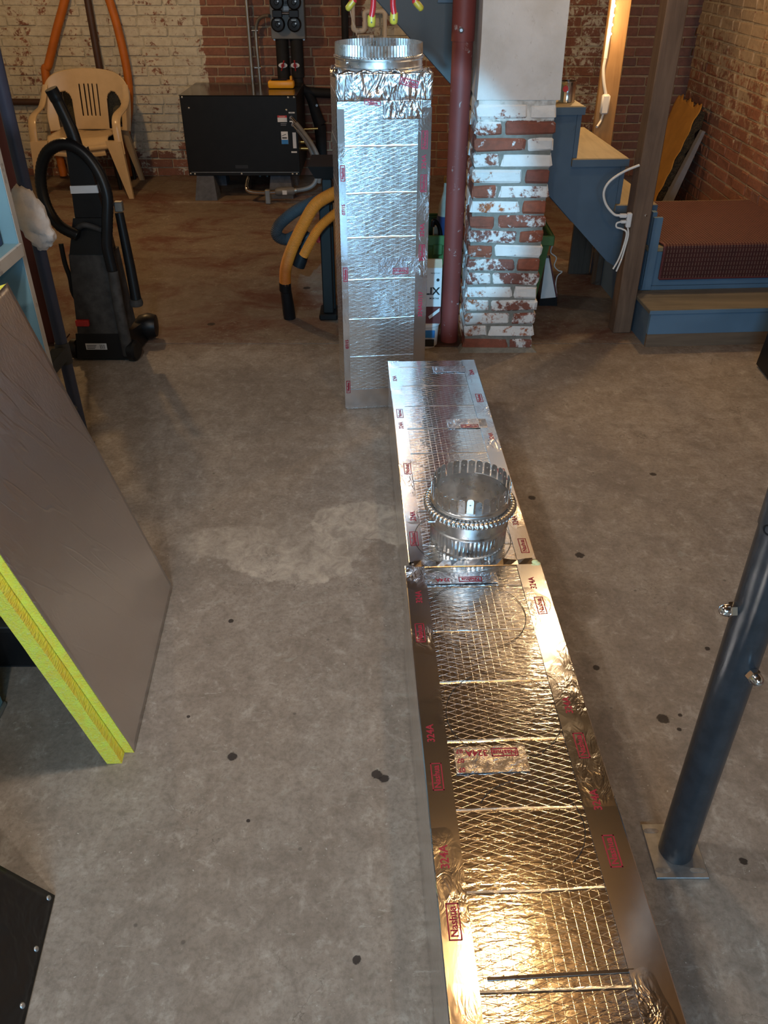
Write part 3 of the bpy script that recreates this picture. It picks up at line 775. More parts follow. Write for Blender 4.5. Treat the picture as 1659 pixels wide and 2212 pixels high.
for k in range(NT):
    o = bpy.data.objects.new('tab', tm); COL.objects.link(o); o.parent = to; o.rotation_euler = (0, random.uniform(-.02, .02), 2*PI*k/NT)
    md = o.modifiers.new('t', 'SOLIDIFY'); md.thickness = .0008; md.offset = 0
MB().box(tc.x-.108, tc.x-.088, tc.y-.068, tc.y-.058, tc.z+.086, tc.z+.094, .002).build('clamp_screw', M_CHROME, to)

# ------------------------------------------------------------------ staircase (rises to the left), step box, mat, post
SO = (1.212, 3.607, 0); SZ = math.radians(3.7); SM = frame(SO, SZ)
bx = thing('step_box', 'low pale blue wooden step on the floor before the stairs', 'step', SO, SZ)
MB(SM).box(0, .82, .012, .030, .062, .160).build('front_board', M_BLUEL, bx)
MB(SM).box(0, .82, .012, .030, 0, .0615).build('bare_kick_board', M_RISERWOOD, bx)
MB(SM).box(.0, .018, .031, .262, 0, .160).build('side_board', M_BLUE, bx)
MB(SM).box(.80, .818, .031, .262, 0, .160).build('side_board', M_BLUE, bx)
MB(SM).box(-.012, .83, .0, .2645, .161, .181, .003).build('tread', M_STEPTOP, bx)
MB(SM).box(-.012, .83, -.0012, .0002, .163, .179).build('tread_edge', M_BLUEL, bx)
st = thing('staircase', 'blue painted wooden staircase rising to the left behind the brick pier', 'stairs', SO, SZ)
YS = .352; YE = 1.08; XP = .84
# landing
MB(SM).box(.03, XP, .272, .292, .20, .362).build('landing_riser', M_BLUEL, st)
MB(SM).box(.03, XP, .266, .290, .0, .199).build('landing_kick_board', M_BLUEL, st)
MB(SM).box(.03, XP, .262, YE, .363, .385, .003).build('landing_tread', M_TREAD, st)
for x0, x1 in ((.03, .06), (XP-.03, XP)): MB(SM).box(x0, x1, .295, YE, 0, .362).build('landing_side', M_BLUE, st)
MB(SM).box(.06, XP-.03, YE-.03, YE, 0, .362).build('landing_back', M_BLUE, st)
nos = [(.065, .560), (-.100, .760), (-.327, .972), (-.535, 1.178), (-.742, 1.386), (-.949, 1.594), (-1.156, 1.802), (-1.363, 2.01)]
# stringer: stepped top, straight sloping lower edge
top = []
for i, (x, z) in enumerate(nos):
    x -= .028; z -= .036
    zb = .385 if i == 0 else nos[i-1][1]-.036
    top += [(x, zb), (x, z)]
low = lambda x: .233 - (x+.064)*.976
xe = -1.6
outline = top + [(xe, nos[-1][1]-.036), (xe, min(low(xe), nos[-1][1]-.2)), (-.064, low(-.064)), (.037, .20)]
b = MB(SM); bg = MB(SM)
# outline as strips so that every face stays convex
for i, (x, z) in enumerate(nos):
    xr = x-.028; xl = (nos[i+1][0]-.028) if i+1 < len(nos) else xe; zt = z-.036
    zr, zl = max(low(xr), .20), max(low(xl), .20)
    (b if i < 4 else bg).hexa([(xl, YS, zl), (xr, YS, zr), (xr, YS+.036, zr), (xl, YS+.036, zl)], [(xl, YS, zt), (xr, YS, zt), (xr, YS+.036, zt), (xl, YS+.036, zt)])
b.build('stringer', M_BLUE, st); bg.build('upper_stringer', M_SLATE, st)  # upper stretch of the stringer in a darker grey
b = MB(SM)
for i, (x, z) in enumerate(nos):
    xr = x-.028; xl = (nos[i+1][0]-.028) if i+1 < len(nos) else xe; zt = z-.036
    zr, zl = max(low(xr), .20), max(low(xl), .20)
    b.hexa([(xl, YE-.036, zl), (xr, YE-.036, zr), (xr, YE, zr), (xl, YE, zl)], [(xl, YE-.036, zt), (xr, YE-.036, zt), (xr, YE, zt), (xl, YE, zt)])
b.build('stringer', M_BLUE, st)
for i, (x, z) in enumerate(nos):
    xl = nos[i+1][0]-.03 if i+1 < len(nos) else xe
    MB(SM).box(xl, x, YS-.018, YE+.01, z-.035, z, .005).build('tread', M_TREAD, st)
    MB(SM).box(xl, x+.001, YS-.0195, YS-.0182, z-.034, z-.004).build('tread_end', M_BLUE, st)
    MB(SM).box(x+.0002, x+.0014, YS-.018, YE+.01, z-.034, z-.004).build('tread_nosing', M_BLUE, st)
    zb = .386 if i == 0 else nos[i-1][1]+.001
    MB(SM).box(x-.0275, x-.008, YS-.004, YE, zb, z-.0355).build('riser', M_BLUE, st)
MB(SM).box(-.075, .030, YS-.040, YS-.021, .10, .385).build('corner_board', M_BLUEL, st)
MB(SM).box(.031, .072, .255, .271, .185, .52).build('corner_board', M_BLUEL, st)
MB(SM).box(.035, .055, .290, YS-.021, .386, .535).build('corner_board', M_BLUEL, st)
for k, (xx, zz) in enumerate(((.10, .325), (.095, .29), (.09, .262), (.085, .235), (.10, .20), (.02+.25, .13), (.55, .11))):
    pass
# dark boxing under the rear of the stairs
MB(SM).box(-.100, .02, YE-.025, YE-.005, 0, .62).build('under_stair_panel', M_STUMP, st)
# woven mat on the landing, folded over its edge
rug = thing('floor_mat', 'dark red woven mat draped over the stair landing', 'mat', SM @ Vector((.11, .26, .385)), SZ)
mp = [(.253, .238), (.2535, .30), (.2545, .372), (.258, .388), (.268, .3935), (.30, .394), (.5, .3935), (.78, .394), (1.02, .394)]
def ruf(u, v):
    t = v*(len(mp)-1); i = min(int(t), len(mp)-2); q = t-i
    yy = mp[i][0]*(1-q)+mp[i+1][0]*q; zz = mp[i][1]*(1-q)+mp[i+1][1]*q
    x = .105+(XP-.11)*u + .0
    x += -.05*max(0, min(1, (yy-.27)/.22))*(1-u) 
    return (x, yy, zz)
o = MB(SM); o.grid(30, 48, ruf)
lay = o.bm.loops.layers.uv.new('m'); inv = SM.inverted()
for f in o.bm.faces:
    for l in f.loops:
        p = inv @ l.vert.co; l[lay].uv = (p.x, (p.y-.26)+(.394-p.z)*-1)
o.build('woven_field', M_MAT, rug, solid=.008)
MB(SM).tube([ruf(0, k/40) for k in range(41)], .006, 6).build('edging', M_MAROON, rug, 60)
MB(SM).tube([ruf(k/10, 0) for k in range(11)], .006, 6).build('edging', M_MAROON, rug, 60)

px, py = 1.140, 3.828
ps = thing('wooden_post', 'square rough wooden post standing before the blue stairs', 'post', (px, py, 0), SZ)
MB(frame((px, py, 0), SZ)).box(-.043, .043, -.043, .043, 0, ZC-.03, .004).build('timber', M_POST, ps)
MB(frame((px, py, 0), SZ)).lathe([(.006, 0), (.006, .002), (.002, .003)], (.018, -.0435, .552), 10, toward((0, -1, 0))).build('screw', M_CHROME, ps)

# pole with base plate near the camera
qx, qy, qr = .601, 1.022, .034
pl = thing('steel_pole', 'dark blue-black steel prop with slotted base plate in the right foreground', 'pole', (qx, qy, 0))
b = MB().box(qx-.055, qx+.051, qy-.062, qy+.062, 0, .005, .001); b.build('base_plate', M_STEEL, pl)
for dx, dy in ((-.038, -.045), (.032, -.045), (-.038, .045), (.032, .045)):
    b = MB(); b.prism([(qx+dx+.010*math.cos(t*PI/8)+(.006 if abs(t-8) > 4 else -.006), qy+dy+.0055*math.sin(t*PI/8)) for t in range(16)], 'z', .0045, .0056); b.build('bolt_slot', M_CONC, pl)
MB().lathe([(qr, .0055), (qr, .82), (qr+.002, .825), (qr+.002, ZC-.03)], (qx, qy, 0), 40).build('tube', M_POLE, pl, 40)
def acorn(c, d):
    d = Vector(d).normalized(); A = toward(d); c = Vector(c)
    MB().lathe([(.0125, 0), (.0135, .002), (.0135, .010), (.012, .012)], c, 6, A).build('hex_nut', M_CHROME, pl)
    MB().lathe([(.0105, .012), (.0105, .016), (.0095, .021), (.0065, .025), (.002, .027)], c, 20, A).build('acorn_cap', M_CHROME, pl, 70)
acorn((qx-qr+.001, qy-.002, .660), (-1, -.05, .0)); acorn((qx+.010, qy-qr+.002, .547), (.25, -1, 0))
MB().lathe([(.009, 0), (.009, .002), (.0065, .002), (.0065, .0005)], (qx-qr*.86, qy-qr*.52, .83), 14, toward((-.86, -.52, 0)), cap=False).build('pin_hole', M_BLACK, pl)

# stud with LED rope light behind the stairs
ux, uy = 1.178, 4.86
sd = thing('wall_stud', 'pale lit timber stud behind the stairs carrying the light rope', 'stud', (ux, uy, 0))
MB().box(ux-.052, ux+.052, uy-.02, uy+.02, 0, ZC-.03, .003).build('timber', M_STUD, sd)
lr = thing('led_rope', 'glowing warm LED rope light taped to the timber stud', 'light', (1.134, 4.835, 1.05))
MB().tube([(1.133, 4.826, 1.06), (1.136, 4.826, 1.35), (1.15, 4.826, 1.7), (1.16, 4.826, 2.1)], .010, 10).build('rope_sleeve', M_CORD, lr, 60)
n = 0
for k in range(52):
    z = 1.150 + .020*k; x = 1.134 + .012*(z-1.06)/1.0 + (.005 if k % 2 else -.005)
    MB().blob((x, 4.813, z), .0055, 6).build('led', M_LED, lr, 80)
MB().tube(spline([(1.133, 4.826, 1.06), (1.131, 4.828, 1.01), (1.142, 4.826, .95), (1.160, 4.826, .895)]), .0085, 8).build('lead', M_CORD, lr, 60)
MB().box(1.140, 1.184, 4.805, 4.839, .800, .895, .008).build('power_box', M_WHITE, lr, 40)
MB().tube(spline([(1.160, 4.825, .80), (1.150, 4.82, .765), (1.125, 4.78, .745)]), .006, 8).build('lead', M_CORD, lr, 60)
for k in range(4): light('rope_glow', 'POINT', (1.06, 4.680, 1.18+.24*k), 2.2, (1.0, .60, .25), .012)

# socket block and cords on the post
sk = thing('socket_block', 'white plug adapter on the wooden post with white cords', 'adapter', (1.082, 3.79, .53))
MB().box(1.074, 1.096, 3.762, 3.786, .503, .566, .004).build('body', M_WHITE, sk)
MB().box(1.040, 1.074, 3.764, 3.784, .545, .562, .004).build('plug', M_WHITE, sk)
MB().box(1.050, 1.074, 3.764, 3.784, .521, .534, .003).build('plug', M_WHITE, sk)
MB().tube(spline([(1.042, 3.774, .554), (1.015, 3.774, .560), (.975, 3.775, .600), (.957, 3.775, .650), (.975, 3.777, .695), (1.03, 3.78, .735), (1.095, 3.783, .762)], 10), .0055, 8).build('cord', M_CORD, sk, 60)
MB().tube(spline([(1.052, 3.774, .527), (1.034, 3.774, .520), (1.036, 3.774, .503), (1.060, 3.774, .496), (1.083, 3.77, .480), (1.080, 3.772, .42), (1.068, 3.774, .36), (1.050, 3.775, .315)], 8), .004, 8).build('cord', M_CORD, sk, 60)
MB().tube(spline([(1.085, 3.770, .503), (1.092, 3.768, .47), (1.088, 3.77, .42), (1.080, 3.772, .36), (1.066, 3.773, .305)], 8), .004, 8).build('cord', M_CORD, sk, 60)

# paint can on the third tread
kx, ky, kz = .800, 4.03, .9725
kn = thing('tin_can', 'small shiny tin can on the upper stair tread', 'can', (kx, ky, kz))
MB().lathe([(.0345, 0), (.0355, .002), (.0345, .004), (.0345, .078), (.0358, .080), (.0358, .083), (.033, .083), (.033, .004)], (kx, ky, kz), 36, cap=False).build('body', M_TIN, kn, 35)
MB().lathe([(.0336, .003), (.0336, .0045)], (kx, ky, kz), 30).build('bottom', M_TIN, kn)
MB().prism([(kx-.016+.012*math.cos(t), kz+.055+.012*math.sin(t)) for t in [i*PI/6 for i in range(12)]], 'y', ky-.0352, ky-.030).build('printed_mark', M_LABRED, kn)

# leaning kraft-faced insulation against the right wall
kb = thing('insulation_batt', 'kraft paper faced insulation leaning on the wall behind the mat', 'insulation', (1.85, 6.1, 0))
P0, P1 = Vector((1.80, 0, .0)), Vector((2.02, 0, .685)); d = (P1-P0).normalized(); nrm = Vector((d.z, 0, -d.x))
y0, y1 = 5.82, 6.32
q = lambda s_, t_, y_: tuple(P0 + d*s_ + nrm*t_ + Vector((0, y_, 0)))
b = MB(); 
def kf(u, v):
    s_ = .72*v + (.012*math.sin(u*17)+.01*math.sin(u*41))*(v > .97); return q(s_, -.002+.003*math.sin(v*20+u*5), y0 + .01*math.sin(v*38)*(u < .04) + (y1-y0)*u)
b.grid(28, 26, kf).build('kraft_facing', M_KRAFT, kb, 60, solid=.002)
b = MB()
for k in range(16):
    a0, a1 = .70*k/16, .70*(k+1)/16; w = .050+.014*math.sin(k*2.3)
    b.hexa([q(a0, .002, y0+.004), q(a0, w, y0+.002), q(a0, .062, y1), q(a0, .002, y1)], [q(a1, .002, y0+.004), q(a1, .05+.014*math.sin((k+1)*2.3), y0+.002), q(a1, .062, y1), q(a1, .002, y1)])
b.build('fibre_core', M_BATT, kb)
gb = MB(); 
gb.hexa([(1.815, 5.70, 0), (1.875, 5.70, 0), (1.875, 5.76, 0), (1.815, 5.76, 0)], [(2.028, 5.74, .56), (2.048, 5.74, .555), (2.048, 5.79, .555), (2.028, 5.79, .56)])
tag(gb.build('grey_strip', M_GREYB), 'long grey board strip leaning beside the kraft insulation', 'board')

# old stump under the stairs
sp = MB(); sp.lathe([(.034, 0), (.040, .02), (.037, .10), (.042, .17), (.034, .22)], (1.175, 4.50, 0), 9, wave=lambda j, k: random.uniform(-.005, .005))
sp.lathe([(.018, 0), (.020, .06), (.017, .15)], (1.228, 4.47, 0), 7, wave=lambda j, k: random.uniform(-.003, .003))
tag(sp.build('wood_stump', M_STUMP), 'dark rotten post stump on the floor under the stairs', 'stump')

# ------------------------------------------------------------------ things behind the duct and the pier
# mortar box on a white bucket
bk = thing('bucket', 'small white plastic bucket behind the upright duct', 'bucket', (.195, 3.655, 0))
MB().lathe([(.052, 0), (.058, .10), (.063, .105), (.063, .118), (.057, .120)], (.195, 3.655, 0), 28).build('tub', M_WHITE, bk, 40)
MB().box(.180, .232, 3.5955, 3.5985, .055, .090).build('label', M_LABBLUE, bk)
MB().box(.182, .230, 3.598, 3.601, .012, .046).build('label', M_INK, bk)
mx = thing('mortar_box', 'white cardboard box of dry mortar standing on the white bucket', 'box', (.185, 3.655, .121))
MB().box(.115, .2555, 3.605, 3.705, .121, .375, .002).build('carton', M_LABEL, mx)
MB().box(.1148, .2557, 3.6042, 3.6048, .121, .200).build('maroon_band', M_MAROON, mx)
MB().hexa([(.206, 3.6036, .142), (.250, 3.6036, .178), (.250, 3.6040, .178), (.206, 3.6040, .142)], [(.200, 3.6036, .154), (.250, 3.6036, .194), (.250, 3.6040, .194), (.200, 3.6040, .154)]).build('white_flash', M_LABEL, mx)
MB().hexa([(.115, 3.605, .3755), (.2555, 3.605, .3755), (.2555, 3.705, .3755), (.115, 3.705, .3755)], [(.117, 3.63, .405), (.2545, 3.63, .405), (.2545, 3.64, .405), (.117, 3.64, .405)]).build('gable_top', M_CARD, mx)
fx, fz = (1, 0, 0), (0, 0, 1)
text('print_word', 'LIX', .046, basis((.214, 3.6035, .270), fx, fz), M_INK, mx, .0003, bold=.0012)
text('print_word', 'MORTAR', .0105, basis((.224, 3.6035, .238), fx, fz), M_INK, mx, .0003, bold=.0002)
text('print_word', 'PREMIUM DRY', .0065, basis((.226, 3.6035, .352), fx, fz), M_INK, mx, .0003)
MB().lathe([(.007, 0), (.007, .0005)], (.238, 3.6040, .322), 14, toward((0, -1, 0))).build('seal_mark', M_INK, mx)

# green bin under the stairs
gx0, gx1, gy0, gy1 = .205, .800, 4.02, 4.40
gn = thing('storage_bin', 'green plastic bin standing under the stairs behind the brick pier', 'bin', ((gx0+gx1)/2, 4.2, 0))
ins = .045
def binwall(i, z0, z1, t): 
    return None
b = MB(); o0 = [(gx0+ins, gy0+ins, 0), (gx1-ins, gy0+ins, 0), (gx1-ins, gy1-ins, 0), (gx0+ins, gy1-ins, 0)]; o1 = [(gx0, gy0, .385), (gx1, gy0, .385), (gx1, gy1, .385), (gx0, gy1, .385)]
i1 = [(gx0+.012, gy0+.012, .385), (gx1-.012, gy0+.012, .385), (gx1-.012, gy1-.012, .385), (gx0+.012, gy1-.012, .385)]; i0 = [(p[0]+(.012 if p[0] < .5 else -.012), p[1]+(.012 if p[1] < 4.2 else -.012), .01) for p in o0]
V = [[b._v(p) for p in L] for L in (o0, o1, i1, i0)]
for a_, c_ in ((0, 1), (1, 2), (2, 3)):
    for k in range(4): b.bm.faces.new((V[a_][k], V[a_][(k+1) % 4], V[c_][(k+1) % 4], V[c_][k]))
b.bm.faces.new(V[0][::-1]); b.bm.faces.new(V[3])
b.build('tub', M_GREEN, gn)
rim = MB()
for (x0, x1, a_, c_) in ((gx0-.014, gx1+.014, gy0-.014, gy0), (gx0-.014, gx1+.014, gy1, gy1+.014), (gx0-.014, gx0, gy0, gy1), (gx1, gx1+.014, gy0, gy1)): rim.box(x0, x1, a_, c_, .350, .398, .004)
rim.build('rim', M_GREEN, gn)
MB().box(gx0+.03, gx0+.075, gy0-.026, gy0-.015, .31, .36, .004).build('handle', M_GREEN, gn)
MB().box(gx1-.10, gx1-.014, gy0+.03, gy1-.02, .386, .392).build('lid_panel', M_GREEND, gn)
# things standing in the bin
bt = thing('plastic_bottle', 'cloudy bottle in the green bin beside the red column', 'bottle', (.305, 4.14, .011))
MB().lathe([(.045, .0), (.048, .05), (.048, .42), (.040, .50), (.022, .56), (.020, .60)], (.305, 4.14, .0115), 18).build('body', M_CLEAR, bt, 50)
MB().lathe([(.0485, .20), (.0488, .22), (.0488, .44), (.0485, .45)], (.305, 4.14, .0115), 18, cap=False).build('label', M_NAVY, bt, 50)
MB().lathe([(.023, .60), (.023, .625)], (.305, 4.14, .0115), 12).build('cap', M_BRASS, bt, 50)
hk = MB().tube(spline([(.285, 4.075, .012), (.280, 4.07, .25), (.270, 4.06, .40), (.250, 4.055, .450), (.235, 4.05, .455), (.232, 4.05, .430)]), .010, 8)
tag(hk.build('crowbar', M_BLACK, None, 60), 'black hooked bar sticking out of the green bin', 'tool')
hm = MB().box(.238, .262, 4.09, 4.112, .012, .42, .004).build('wooden_stake', M_CARD); tag(hm, 'pale wooden stake standing in the green bin', 'stake')

# white appliance with black foot
wd = thing('steam_iron', 'upright white appliance with black foot under the stairs', 'appliance', (.848, 4.20, 0))
MB().hexa([(.800, 4.15, .0), (.895, 4.15, .0), (.905, 4.28, 0), (.810, 4.28, 0)], [(.800, 4.152, .035), (.890, 4.152, .042), (.900, 4.275, .042), (.810, 4.275, .035)]).build('foot', M_BLACK, wd)
MB().hexa([(.806, 4.156, .036), (.884, 4.156, .043), (.892, 4.270, .043), (.816, 4.270, .036)], [(.818, 4.19, .235), (.832, 4.19, .235), (.836, 4.235, .235), (.822, 4.235, .235)]).build('body', M_WHITE, wd)
MB().hexa([(.886, 4.157, .045), (.893, 4.157, .045), (.901, 4.268, .045), (.894, 4.268, .045)], [(.834, 4.19, .236), (.840, 4.19, .236), (.844, 4.235, .236), (.838, 4.235, .236)]).build('back_shell', M_MAROON, wd)
MB().tube(spline([(.842, 4.185, .30), (.838, 4.185, .265), (.868, 4.18, .24), (.862, 4.18, .20), (.885, 4.18, .175), (.905, 4.18, .168), (.884, 4.18, .145), (.880, 4.175, .10), (.888, 4.165, .06)], 8), .0032, 6).build('cord', M_CORD, wd, 60)

# black stand and hoses left of the upright duct
sx_, sy_ = -.275, 3.99
ts = thing('tool_stand', 'black stand with a tray behind the upright duct', 'stand', (sx_, sy_, 0))
MB().box(sx_-.026, sx_+.026, sy_-.026, sy_+.026, .03, .565, .005).build('post', M_BLACKP, ts)
MB().lathe([(.030, .545), (.030, .572), (.024, .572), (.024, .552)], (sx_-.004, sy_, 0), 16, cap=False).build('collar', M_DKGREY, ts, 40)
MB().box(sx_-.012, sx_+.034, sy_+.03, sy_+.07, .03, .69, .004).build('rear_post', M_BLACKP, ts)
MB().box(sx_-.046, sx_+.044, sy_-.046, sy_+.10, 0, .03, .006).build('foot', M_BLACKP, ts)
MB().hexa([(sx_-.035, sy_-.05, .672), (sx_+.20, sy_-.05, .672), (sx_+.20, sy_+.16, .672), (sx_-.035, sy_+.16, .672)], [(sx_-.065, sy_-.075, .728), (sx_+.23, sy_-.075, .728), (sx_+.23, sy_+.18, .728), (sx_-.065, sy_+.18, .728)]).build('tray', M_BLACKP, ts)
MB().box(sx_-.045, sx_-.027, sy_-.02, sy_+.02, .375, .410, .004).build('red_knob', M_LABRED, ts)
def hose(pts, r, name, label, mat, tip=None, tipmat=None, rib=.006, cat='hose', amp=.06):
    P = spline(pts, 30); D = [0]
    for i in range(1, len(P)): D.append(D[-1]+(P[i]-P[i-1]).length)
    n = int(D[-1]/rib*2); Q = []; R_ = []; j = 0
    for k in range(n+1):
        t = D[-1]*k/n
        while j < len(D)-2 and D[j+1] < t: j += 1
        f = (t-D[j])/max(1e-6, D[j+1]-D[j]); Q.append(P[j].lerp(P[j+1], f)); R_.append(r*(1+amp if k % 2 else 1-amp))
    t_ = thing(name, label, cat, P[-1] if P[-1].z < P[0].z else P[0])
    MB().tube(Q, R_, 12).build('corrugated_tube', mat, t_, 50)
    if tip: MB().tube(tip[0], tip[1], 14).build('cuff', tipmat, t_, 40)
    return t_
hose([(-.18, 3.88, .640), (-.24, 3.885, .615), (-.31, 3.895, .570), (-.365, 3.905, .49), (-.43, 3.91, .37), (-.468, 3.93, .27), (-.478, 3.945, .19)], .027, 'vacuum_hose', 'orange ribbed hose with black cuff beside the upright duct', M_ORANGE,
     ([(-.478, 3.945, .195), (-.480, 3.95, .155), (-.478, 3.955, .150), (-.472, 3.975, .03), (-.471, 3.978, .002)], [.029, .029, .027, .031, .030]), M_BLACK)
hose([(-.16, 3.88, .575), (-.22, 3.86, .54), (-.29, 3.845, .485), (-.335, 3.84, .42), (-.372, 3.845, .355)], .021, 'vacuum_hose', 'thinner orange ribbed hose behind the larger orange hose', M_ORANGE, amp=.08)
hose([(-.24, 4.10, .555), (-.33, 4.09, .535), (-.43, 4.07, .49), (-.505, 4.06, .43), (-.515, 4.06, .385), (-.47, 4.06, .365), (-.41, 4.05, .39), (-.365, 4.03, .375), (-.385, 4.02, .325)], .027, 'vacuum_hose', 'dark grey looped hose behind the orange hose', M_DKGREY,
     ([(-.383, 4.02, .335), (-.405, 4.02, .28), (-.418, 4.02, .250)], [.031, .033, .033]), M_BLACK)

# ------------------------------------------------------------------ left side: shelf, leaning boards, pole, cloth
sh = thing('shelf_unit', 'pale blue painted shelf unit at the left edge', 'shelf', (-1.13, 1.77, 0))
MB().box(-1.33, -.930, 2.135, 2.157, 0, 1.45, .002).build('end_panel', M_SHELF, sh)
MB().box(-.9298, -.9285, 2.1335, 2.1575, 0, 1.45).build('bare_edge', M_SHELFEDGE, sh)
MB().box(-1.33, -.930, 1.30, 2.134, .893, .917, .002).build('shelf_board', M_SHELF, sh)
MB().box(-.9298, -.922, 1.30, 2.134, .887, .919, .001).build('shelf_lipping', M_SHELFEDGE, sh)
MB().box(-1.33, -1.31, 1.36, 2.134, 0, 1.45).build('back_panel', M_SHELF, sh)
for xx in (-.955, -1.30): MB().box(xx-.022, xx+.022, 1.375, 1.419, .014, .892, .003).build('leg', M_TEAL, sh)
MB().box(-.980, -.928, 1.372, 1.424, 0, .0138, .003).build('foot', M_STEEL, sh)
nb = thing('boxed_product', 'dark blue cardboard box on the pale blue shelf', 'box', (-1.03, 2.05, .9175))
MB().box(-1.10, -.966, 1.985, 2.125, .9175, 1.12, .002).build('carton', M_NAVY, nb)
for k, zz in enumerate((1.01, .995, .982, .955, .945)):
    MB().box(-.9658, -.9654, 2.03, 2.10-.012*(k % 3), zz, zz+.004).build('print_line', M_LABEL, nb)

BO = Vector((-.579, 1.277, 0)); av = Vector((-.063, .998, 0)).normalized(); lv = Vector((-av.y, av.x, 0)); LT = math.radians(15)
uvv = lv*math.sin(LT) + Vector((0, 0, 1))*math.cos(LT); nv = lv*math.cos(LT) - Vector((0, 0, 1))*math.sin(LT)
FB = lambda s_, t_, w_: tuple(BO + av*s_ + uvv*t_ + nv*w_)
fb = thing('duct_board', 'foil-faced yellow fibre board leaning against the pale blue shelf', 'insulation board', BO)
BM_ = Matrix((av, uvv, nv)).transposed().to_4x4(); BM_.translation = BO
b = MB()
def ff(u, v):
    s_, t_ = .60*u, .002+.940*v; n_ = mnoise.noise(Vector((s_*7, t_*5, 1.7)))*.0016 + mnoise.noise(Vector((s_*22, t_*10, 4)))*.0007
    return FB(s_, t_, -.0012-n_*min(1, 12*min(u, 1-u, v, 1-v)))
b.grid(40, 60, ff).build('foil_facing', M_FOILB, fb, 60, uv=BM_, solid=.0008)
T = .94; tb = math.tan(LT)
def layer(s0, s1, w0, w1, name):
    b = MB(); n = 24; m = 5
    def P_(i, w, top): 
        t0 = w*tb + .0005
        return t0 + (T-t0)*i
    rings = []
    for i in range(n+1):
        j = random.uniform(-.0012, .0012)
        ring = [(s0+j, P_(i/n, w0, 0), w0), (s1, P_(i/n, w0, 0), w0), (s1, P_(i/n, w1, 0), w1), (s0-j*.5, P_(i/n, w1, 0), w1)]
        rings.append([FB(*q_) for q_ in ring])
    for lo, hi in zip(rings, rings[1:]): b.hexa(lo, hi)
    bmesh.ops.remove_doubles(b.bm, verts=b.bm.verts[:], dist=.00005)
    return b.build(name, M_FIB, fb)
layer(0, .60, .0002, .0205, 'front_fibre_layer'); layer(-.030, .57, .0215, .054, 'rear_fibre_layer')

TO = Vector((-.585, .30, 0)); ta = Vector((-.100, .99, 0)).normalized()
TO = Vector((-.6470, .9250, 0)) - ta*.62; tl_ = Vector((-ta.y, ta.x, 0)); TA = math.radians(34)
tu = tl_*math.sin(TA) + Vector((0, 0, 1))*math.cos(TA); tn = tl_*math.cos(TA) - Vector((0, 0, 1))*math.sin(TA)
TB = lambda s_, t_, w_: tuple(TO + ta*s_ + tu*t_ + tn*w_)
tp = thing('vinyl_panel', 'black vinyl covered panel with silver tacks leaning in the bottom left corner', 'panel', TO)
w_ = .010
MB().hexa([TB(0, .0002, .0005), TB(.62, .0002, .0005), TB(.62, .0002+w_*math.tan(TA), w_), TB(0, .0002+w_*math.tan(TA), w_)], [TB(0, .42, .0005), TB(.62, .42, .0005), TB(.62, .42, w_), TB(0, .42, w_)]).build('plywood', M_CARD, tp)
def tf(u, v):
    s_, t_ = .619*u, .003+.416*v; return TB(s_, t_, -.0015-.010*max(0, mnoise.noise(Vector((s_*9+t_*6, t_*14-s_*5, 2))))*min(1, max(0, 9*(min(u, 1-u, v, 1-v)-.06))))
MB().grid(36, 28, tf).build('vinyl', M_TARP, tp, 60, solid=.001)
ax = toward(-tn)
for s_ in (.608, .508, .408, .308, .208):
    MB().lathe([(.0056, 0), (.0052, .0014), (.003, .0026), (.001, .003)], TB(s_, .016, -.002), 14, ax).build('tack', M_STEEL, tp, 50)

bp = thing('steel_pole', 'slim dark blue pole at the left with a cloth tied round it', 'pole', (-1.114, 2.70, 0))
MB().lathe([(.0205, .004), (.0205, ZC-.03)], (-1.114, 2.70, 0), 24).build('tube', M_POLEBLUE, bp, 40)
MB().box(-1.142, -1.086, 2.672, 2.728, 0, .004).build('base_plate', M_POLEBLUE, bp)
MB().lathe([(.0235, .335), (.0245, .34), (.0245, .405), (.0235, .41)], (-1.114, 2.70, 0), 20).build('strap', M_DKGREY, bp, 40)
MB().hexa([(-1.09, 2.672, .362), (-1.09, 2.668, .405), (-1.135, 2.66, .405), (-1.135, 2.66, .362)], [(-1.165, 2.60, .290), (-1.165, 2.596, .335), (-1.185, 2.60, .335), (-1.185, 2.60, .290)]).build('strap_tail', M_DKGREY, bp)
cl = MB(); rr_ = bmesh.ops.create_icosphere(cl.bm, subdivisions=4, radius=1)
for v in cl.bm.verts:
    d_ = v.co.normalized(); lo = d_.z < 0
    n_ = mnoise.noise(d_*1.7+Vector((3, 1, 0)))*.30 + abs(mnoise.noise(d_*3.6+Vector((8, 2, 5))))*.30
    sx, sy, sz = .050, .038, .088
    p = Vector((d_.x*sx, d_.y*sy, d_.z*sz))*(1.0+n_)
    p.x += .018*(-d_.z) + (.012 if d_.z < -.5 else 0); v.co = p + Vector((-1.112, 2.680, .838))
tag(cl.build('cloth', M_CLOTH, None, 75), 'crumpled white cloth tied round the dark blue pole', 'cloth')

